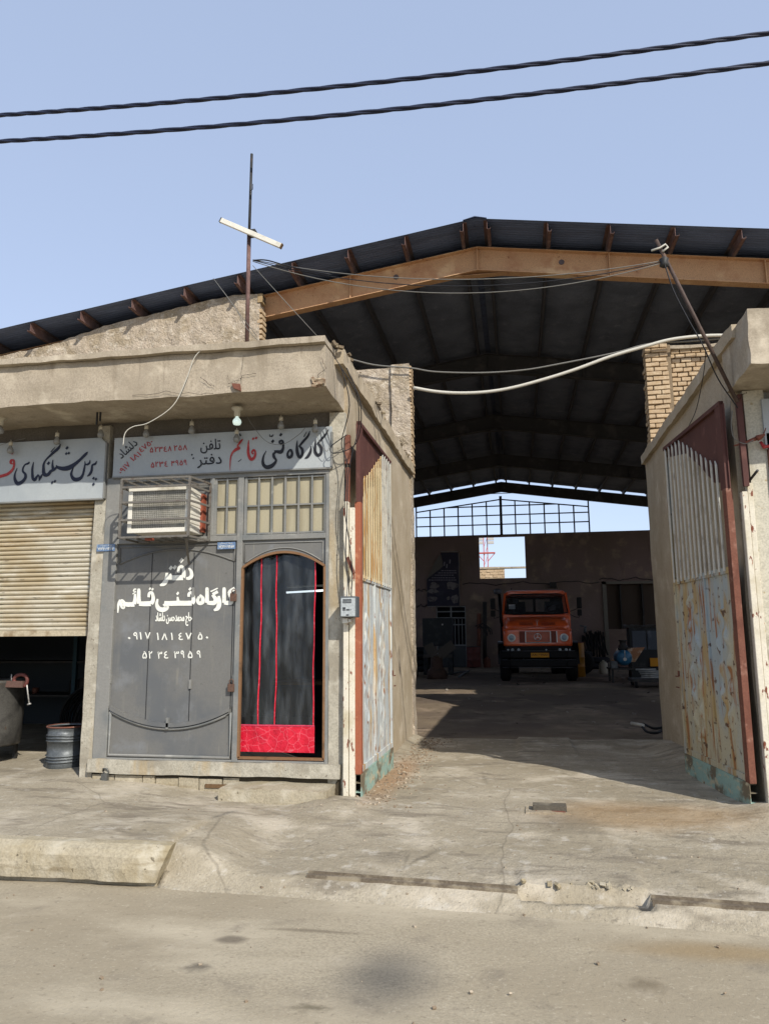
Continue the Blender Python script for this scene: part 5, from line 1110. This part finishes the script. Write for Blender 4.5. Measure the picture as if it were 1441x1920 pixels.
for j in range(7):
    for i in range(13):
        u = -1+2*i/12; v = j/6; hw = .96-.06*v; x = u*hw; cor = 1-.10*max(0, abs(u)-.75)/.25*(1 if v in (0, 1) else 0)
        y = .90+.27*v+.05*u*u-.02; z = 2.0+.62*v
        if v == 1: z -= .04*max(0, (abs(u)-.8)/.2)
        if v == 0: z += .04*max(0, (abs(u)-.8)/.2)
        ws.append((x, y-.03, z))
mb.add(ws, [(j*13+i, j*13+i+1, (j+1)*13+i+1, (j+1)*13+i) for j in range(6) for i in range(12)], True); wsd = mb.build('windscreen', glass, tr)
mb = MB(); 
edge = [ws[i] for i in range(13)]+[ws[j*13+12] for j in range(1, 7)]+[ws[6*13+i] for i in range(11, -1, -1)]+[ws[j*13] for j in range(5, 0, -1)]
mb.tube(edge, .022, 6, closed=True); mb.build('rubber_seal', blackish, wsd)
mb = MB()
for s_ in (-1, 1): mb.tube([(s_*.15, .84, 2.02), (s_*.6, .86, 2.10)], .008, 5)
mb.build('wiper', blackish, wsd)
for s_ in (-1, 1):
    st_ = MB(); st_.rough(s_*.55-.25, s_*.55+.25, 1.9, 2.05, 1.9, 2.42, .1, .01); o = st_.build('seat', mat('seat_dark', '22242A', .8), tr)
mb = MB(); mb.box(-.82, -.62, 1.0, 1.005, 2.16, 2.30); mb.build('paper_sheet', mat('paper_white', 'C9CDD0', .7), tr)
mb = MB(); mb.tube([(.55+.2*math.cos(a), 1.35, 2.08+.2*math.sin(a)) for a in [2*math.pi*i/20 for i in range(20)]], .015, 6, closed=True); mb.build('steering_wheel', blackish, tr)
gr_ = MB()
gr_.box(-.53, .55, -.018, .02, 1.14, 1.47); g1 = gr_.build('grille', mat('grille_red_brown', '7E3A28', .5), tr)
mb = MB(); mb.tube([(-.35, -.035, 1.14), (.37, -.035, 1.14), (.37, -.035, 1.47), (-.35, -.035, 1.47)], .010, 5, closed=True); mb.build('grille_surround', t_ch, g1)
mb = MB()
for i in range(9): z = 1.165+i*.035; mb.box(-.34, .36, -.03, -.018, z, z+.016)
mb.build('grille_slat', t_or, g1)
mb = MB()
for x in (-.35, .37, .55): mb.box(x-.012, x+.012, -.034, -.018, 1.14, 1.47)
mb.build('chrome_strip', t_ch, g1)
mb = MB(); c = (0.0, -.04, 1.30)
mb.tube([(c[0]+.10*math.cos(a), c[1], c[2]+.10*math.sin(a)) for a in [2*math.pi*i/24 for i in range(24)]], .008, 6, closed=True)
for a in (90, 210, 330): mb.bar(c, (c[0]+.1*math.cos(R(a)), c[1], c[2]+.1*math.sin(R(a))), .014)
mb.build('emblem', t_ch, g1)
mb = MB(); mb.tube([(0, -.04, 1.66), (0, -.01, 1.76)], .008, 6); mb.tube([(.03*math.cos(a), .01, 1.78+.03*math.sin(a)) for a in [2*math.pi*i/14 for i in range(14)]], .004, 5, closed=True); mb.box(-.03, .03, .0, .03, 1.63, 1.65); mb.build('bonnet_badge', t_ch, tr)
mb = MB()
for i in range(4):
    z = 1.655+i*.024
    for s_ in (-1, 1): mb.box(min(s_*.12, s_*.52), max(s_*.12, s_*.52), -.005+.03*i, .14, z, z+.011)
mb.build('bonnet_vent', mat('vent_dark', '5A2416', .6), tr)
for s_ in (-1, 1):
    h_ = MB().lathe([(.001, -.04), (.07, -.035), (.088, -.01), (.09, .03)], c=(s_*.76, 0.0, 1.28), n=20, axis='Y').build('headlight', mat('headlight_glass', '8FA0A8', .15, spec=.8, grain=0), tr)
    MB().lathe([(.088, -.02), (.112, -.03), (.122, 0), (.115, .03)], c=(s_*.76, 0.0, 1.28), n=20, axis='Y').build('rim', t_ch, h_)
mb = MB()
for k, z0 in enumerate((.70, .44)):
    pts_ = [(-1.1, .25), (-1.08, .0), (-.8, -.12), (.8, -.12), (1.08, .0), (1.1, .25)]
    hgt = .2
    for i in range(5):
        a, b = pts_[i], pts_[i+1]; mb.bar((a[0], a[1], z0+hgt/2), (b[0], b[1], z0+hgt/2), .05, hgt)
bum = mb.build('bumper', t_dk, tr, bevel=.015)
mb = MB()
for z in (.90, .645, .42): mb.tube([(-1.05, -.03, z), (-.8, -.15, z), (.8, -.15, z), (1.05, -.03, z)], .008, 5)
mb.build('bumper_strip', mat('dull_chrome', '6A6C70', .3, metal=.8), bum)
mb = MB(); mb.box(-.95, .95, -.05, .05, .90, 1.04); mb.build('lower_valance', t_dk, tr)
for x, r_ in ((-.87, .03), (-.74, .045), (-.56, .045), (.62, .045), (.80, .045), (.9, .03), (.23, .025)):
    MB().lathe([(.001, -.09), (r_*.8, -.085), (r_, -.06), (r_, -.04)], c=(x, 0, .93), n=14, axis='Y').build('fog_lamp', mat('lamp_glass_pale', 'A9B2B4', .2, spec=.7, grain=0), tr)
pl = MB().box(-.22, .30, -.16, -.150, .715, .845).build('number_plate', mat('yellow_plate', 'C98A1E', .5, grain=.03), tr)
def local_text(mb, body, x0, x1, z0, z1, y, bold=0):
    vs, fs = text_verts(body, bold); ax, bx_ = min(v.x for v in vs), max(v.x for v in vs); ay, by = min(v.y for v in vs), max(v.y for v in vs)
    mb.add([(x0+(x1-x0)*(v.x-ax)/(bx_-ax), y-(.004 if v.z > 0 else 0), z0+(z1-z0)*(v.y-ay)/(by-ay)) for v in vs], fs)
mb = MB(); local_text(mb, '۸۸ع۳۴۱۸۲', -.19, .28, .735, .825, -.161, .02); mb.build('lettering', ink, pl)
for s_ in (-1, 1):
    f_ = MB()
    arcp = [(.62+.62*math.cos(a), .52+.66*math.sin(a)) for a in [R(180-180*i/14) for i in range(15)]]
    inn = [(.62+.54*math.cos(a), .52+.58*math.sin(a)) for a in [R(180*i/14) for i in range(15)]]
    f_.prism(arcp+inn, s_*.93, s_*1.17, 'YZ'); f_.build('fender', t_dk, tr)
def wheel(x, y, dual=False):
    w_ = thing('wheel', '', '', (0, 0, 0)); del w_['label']; del w_['category']; del w_['abs']; w_.parent = tr; w_.location = (x, y, .5)
    wd = .15 if not dual else .28
    MB().lathe([(.28, -wd), (.42, -wd-.01), (.48, -wd+.03), (.5, -wd+.06), (.5, wd-.06), (.48, wd-.03), (.42, wd+.01), (.28, wd)], n=32, axis='X').build('tyre', blackish, w_)
    MB().lathe([(.001, -wd*.6), (.1, -wd*.6), (.12, -wd*.3), (.26, -wd*.3), (.29, -wd*.9), (.29, wd*.9), (.26, wd*.3), (.12, wd*.3), (.1, wd*.6), (.001, wd*.6)], n=24, axis='X').build('rim', t_dk, w_)
for s_ in (-1, 1): wheel(s_*.97, .62)
for s_ in (-1, 1): wheel(s_*.85, 5.2, True)
MB().box(-.42, -.34, .3, 7, .62, .82).box(.34, .42, .3, 7, .62, .82).box(-.9, .9, .56, .68, .44, .56).box(-.9, .9, 5.14, 5.26, .44, .56).build('chassis', t_dk, tr)
mb = MB(); mb.box(-1.1, 1.1, 2.8, 7.2, 1.05, 1.13)
for s_ in (-1, 1): mb.box(s_*1.1-.03, s_*1.1+.03, 2.8, 7.2, 1.13, 1.7)
mb.box(-1.1, 1.1, 2.8, 2.86, 1.13, 1.95); mb.build('cargo_bed', mat('bed_dark_paint', '2A2C30', .6), tr)
mb = MB(); mb.tube([(-1.0, .98, 1.62), (-1.06, .94, 1.75), (-1.10, .95, 2.65)], .05, 10); mb.build('snorkel', t_dk, tr)
MB().lathe([(.08, 2.62), (.13, 2.65), (.13, 2.76), (.06, 2.80), (.001, 2.80)], c=(-1.14, .95, 0), n=16).build('snorkel_cap', mat('cap_grey', '4A4B50', .5), tr)
for s_ in (-1, 1):
    m_ = MB(); m_.tube([(s_*1.0, .95, 2.06), (s_*1.12, .9, 2.1), (s_*1.28, .82, 2.17), (s_*1.28, .82, 2.42)], .012, 6); m_.tube([(s_*1.02, .95, 1.98), (s_*1.16, .88, 1.9), (s_*1.27, .82, 1.88), (s_*1.3, .82, 1.98)], .012, 6); mr_ = m_.build('mirror', blackish, tr)
    MB().box(s_*1.30-.075, s_*1.30+.075, .78, .85, 2.15, 2.49).build('mirror_housing', blackish, mr_, bevel=.025)
    MB().box(s_*1.30-.07, s_*1.30+.07, .78, .85, 1.93, 2.12).build('lower_mirror_housing', blackish, mr_, bevel=.025)
mb = MB()
for x in (-.72, .62, .68): mb.lathe([(.015, 0), (.02, .03), (.001, .05)], c=(x, 1.25, 2.78), n=8)
mb.build('roof_lamp', t_dk, tr)

# ------------------------------------------------------------------ workshop things around the truck
random.seed(17)
zf = .35
pm = thing('press_machine', 'tall dark steel press frame standing in front of the barred door', 'machine', (-2.6, 27, zf))
d_b = mat('dim_machine_paint', '34383A', .7, layers=[('474A4A', 4, .5, .7)])
MB().box(-3.28, -2.22, 26.9, 27.3, 1.35, 2.32).build('upper_plate', d_b, pm, bevel=.02)
for x in (-3.26, -2.4): MB().box(x, x+.16, 26.9, 27.3, zf, 1.4).build('column', d_b, pm, bevel=.01)
MB().box(-3.26, -2.25, 26.8, 27.4, .95, 1.05).build('bed', mat('bed_steel', '55524C', .6), pm)
MB().lathe([(.1, 1.05), (.1, 1.35)], c=(-2.95, 27.1, 0), n=14).build('ram', galv, pm)
p = atY(829, 1171, 26.9); MB().lathe([(.03, -.02), (.03, 0)], c=(p.x, 26.9, p.z), n=10, axis='Y').build('gauge', t_ch, pm)
vs_ = thing('v_support', 'rusty v-shaped steel support on a thick base in front of the press', 'stand', (-2.2, 24.0, zf))
mb = MB(); c = atY(818, 1228, 24); l = atY(805, 1211, 24); r_ = atY(850, 1211, 24)
mb.bar((c.x-.1, 24, c.z), (l.x-.05, 24, l.z+.05), .1, .3); mb.bar((c.x+.1, 24, c.z), (r_.x, 24, r_.z+.05), .1, .3); mb.box(c.x-.15, c.x+.15, 23.85, 24.15, c.z-.08, c.z+.02); mb.build('arms', mat('arm_steel', '4A4640', .7), vs_)
mb = MB(); mb.lathe([(.32, 0), (.3, .25), (.2, .35), (.18, c.z-yard_h(c.x, 24)-.03)], c=(c.x, 24, yard_h(c.x, 24)), n=10); mb.build('base', mat('dim_brown_base', '4A3830', .85, layers=[('33281F', 5, .45, .7)]), vs_)
solo(MB().bar(atZ(830, 1265, .38), atZ(878, 1258, .38), .08, .05).bar(atZ(860, 1269, .38), atZ(878, 1258, .38), .08, .05), 'angle_iron', galv, 'bent steel angle bar lying on the floor left of the truck', 'steel bar')
for i, (px, top_, bot, wd, m_, lab) in enumerate(((897, 1150, 1216, .12, rust, 'shorter rusty pipe hanging on the back wall'), (908, 1128, 1245, .12, dark_steel, 'tall dark pipe against the back wall left of the truck'), (888, 1216, 1242, .5, red_tool, 'faded red drum by the back wall left of the truck'))):
    a = atY(px, top_, 33.6); b = atY(px, bot, 33.6)
    if i < 2: solo(MB().tube([(a.x, 33.8, a.z), (b.x, 33.7, max(b.z, .4))], wd*.7, 8), 'steel_pipe', m_, lab, 'pipe')
    else:
        t = thing('oil_drum', lab, 'drum', (a.x, 33.2, .38), absolute=False); MB().lathe([(.29, 0), (.3, .02), (.29, .28), (.305, .3), (.29, .32), (.29, .58), (.305, .6), (.29, .62), (.29, .85), (.27, .86), (.001, .85)], n=20).build('drum_body', m_, t); MB().lathe([(.29, .84), (.31, .86), (.29, .88)], n=20).build('rim', dark_steel, t)
mb = MB()
for k in range(6): a = atY(897+k*3, 1168+random.random()*12, 33.6); mb.tube([(a.x-.15, 33.7, a.z), (a.x, 33.65, a.z+.08), (a.x+.2, 33.7, a.z-.1), (a.x+.22, 33.7, a.z-.3)], .025, 6)
solo(mb, 'hanging_chains', dark_steel, 'dark hooks and chains hung on the wall left of the truck', 'chains')
# right side: hoses on wall, yellow drum, tyre, compressor, cart
mb = MB()
for k in range(22):
    a = atY(1092+k*1.9, 1188+random.uniform(-6, 8), 33.7); mb.tube([(a.x, 33.8, a.z), (a.x+random.uniform(-.1, .1), 33.6, (a.z+.5)/2+.1), (a.x+random.uniform(-.15, .15), 33.55, random.uniform(.5, .9))], .03, 6)
solo(mb, 'hanging_hoses', blackish, 'bundle of black hoses hanging on the wall right of the truck', 'hoses')
t = thing('vice_arm', 'pale steel bracket on the wall right of the truck', 'bracket', tuple(atY(1090, 1175, 33.6)))
a = atY(1086, 1173, 33.6); b = atY(1099, 1175, 33.6); MB().tube([a, b], .03, 6).tube([atY(1096, 1176, 33.6), atY(1096, 1187, 33.6)], .06, 8).build('arm', galv, t)
p = atY(1083, 1215, 26); t = thing('yellow_barrel', 'yellow barrel partly hidden behind the right side of the truck', 'barrel', (p.x-.08, 26, yard_h(p.x, 26)), absolute=False)
MB().lathe([(.27, 0), (.28, .02), (.27, .3), (.285, .32), (.27, .34), (.27, .6), (.285, .62), (.27, .64), (.27, 1.1), (.25, 1.12), (.001, 1.1)], n=20).build('drum_body', mat('yellow_drum_paint', 'A8741C', .5), t); MB().lathe([(.27, 1.08), (.29, 1.1), (.27, 1.12)], n=20).build('rim', rust, t)
ty = thing('discarded_tyre', 'black tyre lying upright behind the right rear of the truck', 'tyre', (2.2, 27.5, .75), absolute=False)
MB().lathe([(.22, -.12), (.36, -.13), (.4, -.08), (.4, .08), (.36, .13), (.22, .12)], n=28, axis='Y').build('casing', blackish, ty)
cp = thing('air_compressor', 'blue round air compressor tank with a black motor on a bench at right', 'compressor', (3.0, 23, 0))
pc = atY(1169, 1233, 23)
MB().lathe([(.001, -.45), (.12, -.44), (.2, -.38), (.225, -.3), (.225, .3), (.2, .38), (.001, .45)], c=(pc.x, 23.3, pc.z), n=24, axis='Y').build('tank', mat('blue_tank_paint', '2F6F93', .4, layers=[('24506A', 3, .5, .65)], spec=.5), cp)
mb = MB(); mb.lathe([(.13, .2), (.13, .34), (.09, .36), (.09, .46), (.12, .47), (.12, .5), (.001, .5)], c=(pc.x, 23.1, pc.z), n=14); mb.tube([(pc.x-.16, 23, pc.z+.25), (pc.x+.2, 23, pc.z+.28)], .03, 6); mb.build('motor', dark_steel, cp)
MB().lathe([(.05, -.02), (.05, 0)], c=(pc.x, 22.83, pc.z-.04), n=12, axis='Y').tube([(pc.x, 22.82, pc.z), (pc.x, 22.8, pc.z+.22)], .012, 6).build('valve', t_ch, cp)
mb = MB(); zb_ = pc.z-.24; mb.tube([(pc.x-.15, 23, zb_+.02), (pc.x-.2, 23, zb_-.05)], .02, 6); mb.tube([(pc.x+.15, 23, zb_+.02), (pc.x+.2, 23, zb_-.05)], .02, 6); mb.build('foot', dark_steel, cp)
wb = thing('work_bench', 'low dark steel bench carrying the blue compressor', 'bench', (pc.x, 23.2, zf))
gz = yard_h(pc.x, 23)
MB().box(pc.x-.42, pc.x+.75, 22.85, 23.8, zb_-.10, zb_-.05).build('bench_top', dark_steel, wb)
for x in (-.38, .68):
    for y in (22.9, 23.7): MB().box(pc.x+x, pc.x+x+.06, y, y+.06, gz-.02, zb_-.10).build('leg', dark_steel, wb)
mb = MB(); mb.rough(pc.x-.38, pc.x-.2, 22.87, 23.1, zb_-.05, zb_+.14, .06, .012)
solo(mb, 'metal_offcut', galv, 'bright metal offcut lying beside the blue compressor', 'offcut')
mb = MB(); a = atY(1145, 1235, 23.9); mb.prism([(a.x, a.z-.1), (a.x+.2, a.z+.3), (a.x+1.0, a.z+.33), (a.x+.7, a.z-.1)], 24.0, 24.05)
bo = solo(mb, 'tin_sheet', mat('rust_brown_sheet', 'B4805A', .6, layers=[('D6C6AC', 4, .5, .65)]), 'slanted rusty tin sheet behind the blue compressor', 'sheet')
ct = thing('tool_cabinet', 'dark cabinet with two grey doors and an amber strip at the right of the shed', 'cabinet', (4, 24.5, zf))
a = atY(1178, 1178, 24.5); b = atY(1240, 1218, 24.5)
MB().box(a.x, b.x+.5, 24.5, 25.1, yard_h(4, 24.5), a.z+.02).build('carcass', d_b, ct, bevel=.01)
for k in range(2): x0 = a.x+.08+k*.45; MB().box(x0, x0+.40, 24.47, 24.5, b.z, a.z-.08).build('door_panel', mat('dim_blue_grey', '4C5560', .5, layers=[('6A727C', 2, .5, .7)]), ct, bevel=.004)
c = atY(1218, 1240, 24.4); MB().box(c.x, c.x+.6, 24.40, 24.46, c.z-.15, c.z+.1).build('amber_strip', mat('amber_paint', 'E09A20', .5), ct)
MB().rough(a.x-.1, b.x+.4, 24.45, 25.0, a.z+.025, a.z+.1, .1, .03).build('top_clutter', dark_steel, ct)
pal = thing('scrap_trolley', 'low dark trolley stacked with shiny metal parts at the right wall', 'trolley', (3.6, 20.6, .3))
c = atY(1220, 1278, 20.6); gz = yard_h(c.x, 20.6)
MB().box(c.x-.5, c.x+.5, 20.3, 21.2, gz+.15, gz+.22).build('deck', dark_steel, pal)
for x in (-.4, .4):
    for y in (20.4, 21.1): MB().lathe([(.001, -.03), (.1, -.03), (.1, .03), (.001, .03)], c=(c.x+x, y, gz+.08), n=14, axis='X').build('wheel', blackish, pal)
mb = MB()
for k in range(5): z = gz+.26+.045*k; mb.tube([(c.x-.3+random.uniform(-.05, .05), 20.35+.1*k, z), (c.x+.25+random.uniform(-.1, .1), 20.4+.1*k, z)], .025, 8)
solo(mb, 'metal_rods', mat('bright_rod_steel', 'A9A9A4', .35, metal=.7), 'shiny steel rods lying on the low trolley', 'rods')
random.seed(41)
ts = [(-3.75, 25.6), (-3.6, 29.5), (3.2, 32.6), (2.6, 33.2)]
for i, (x, y) in enumerate(ts):
    for k in range((3, 4, 2, 3)[i]):
        t = thing('discarded_tyre', ['worn tyre beside the dark press', 'worn tyre well behind the dark press', 'worn tyre below the concrete frame', 'worn tyre between truck and concrete frame'][i]+', '+('lowest', 'second up', 'third up', 'top')[k]+' of its pile', 'tyre', (x+random.uniform(-.05, .05), y, yard_h(x, y)+.12+.23*k), 'tyres stacked in the shed', absolute=False)
        MB().lathe([(.26, -.1), (.42, -.11), (.48, -.06), (.48, .06), (.42, .11), (.26, .1)], n=26).build('casing', mat('worn_rubber', '26262A', .8), t)
for i, (x, y, lab) in enumerate(((-1.9, 33.2, 'small dark oil can by the back wall left of the truck'), (-1.3, 33.4, 'second small oil can nearer the truck by the back wall'), (2.9, 27.5, 'pale plastic can standing right of the truck'))):
    t = thing('oil_can', lab, 'can', (x, y, yard_h(x, y)), absolute=False)
    MB().lathe([(.001, 0), (.14, 0), (.15, .02), (.15, .34), (.1, .4), (.04, .42), (.04, .46), (.001, .46)], n=16).build('can_body', (dark_steel, rust, socket_m)[i], t); MB().tube([(-.1, 0, .4), (-.06, 0, .48), (.06, 0, .48), (.1, 0, .4)], .012, 6).build('handle', dark_steel, t)
mb = MB()
for i in range(140):
    x = random.uniform(-4, 6); y = random.uniform(14, 33); q_ = random.uniform(.01, .045); M = Matrix.Translation((x, y, yard_h(x, y)+q_*.3)) @ Matrix.Rotation(random.random()*6, 4, 'Z') @ Matrix.Rotation(random.random(), 4, 'X'); mb.box(-q_, q_, -q_*.6, q_*.6, -q_*.3, q_*.3, M)
kind(solo(mb, 'floor_litter', mat('floor_litter', '8E857A', .9, layers=[('3A332C', .6, .45, .55)]), 'small scraps and stones scattered over the shed floor', 'litter'), 'stuff')
# hose on the ground near the right wall
hp = [atZ(1185, 1357, .17), atZ(1200, 1360, .17), atZ(1212, 1372, .17), atZ(1232, 1374, .17), atZ(1243, 1364, .17), atZ(1225, 1366, .17), atZ(1205, 1357, .18)]
hs_ = thing('ground_hose', 'black hose with a pale end lying by the foot of the right wall', 'hose', tuple(hp[0]))
MB().tube(catmull(hp, 6), .02, 8).build('hose', blackish, hs_); MB().tube([atZ(1183, 1356, .2), atZ(1205, 1360, .2)], .028, 8).build('pale_end', wire_w, hs_)
# hinged iron box in the driveway
hb = thing('drain_cover', 'small hinged iron box standing proud of the driveway concrete', 'drain cover', (.22, 7.08, .15))
a = atZ(999, 1523, ground_h(.1, 7.0)); gz = ground_h(.2, 7.05)
MB().rough(a.x, a.x+.285, a.y, a.y+.13, gz-.02, gz+.055, .05, .004, edge=.004).build('lid', mat('iron_lid', '5A5449', .8, layers=[('7C7464', 6, .5, .7)]), hb)
MB().box(a.x+.02, a.x+.27, a.y-.025, a.y+.002, gz-.01, gz+.018).build('hinge_bar', rust, hb)
mb = MB(); mb.rough(a.x-.06, a.x+.35, a.y-.08, a.y+.2, gz-.05, gz+.012, .05, .01, edge=.02); mb.build('mortar_bed', concrete, hb)
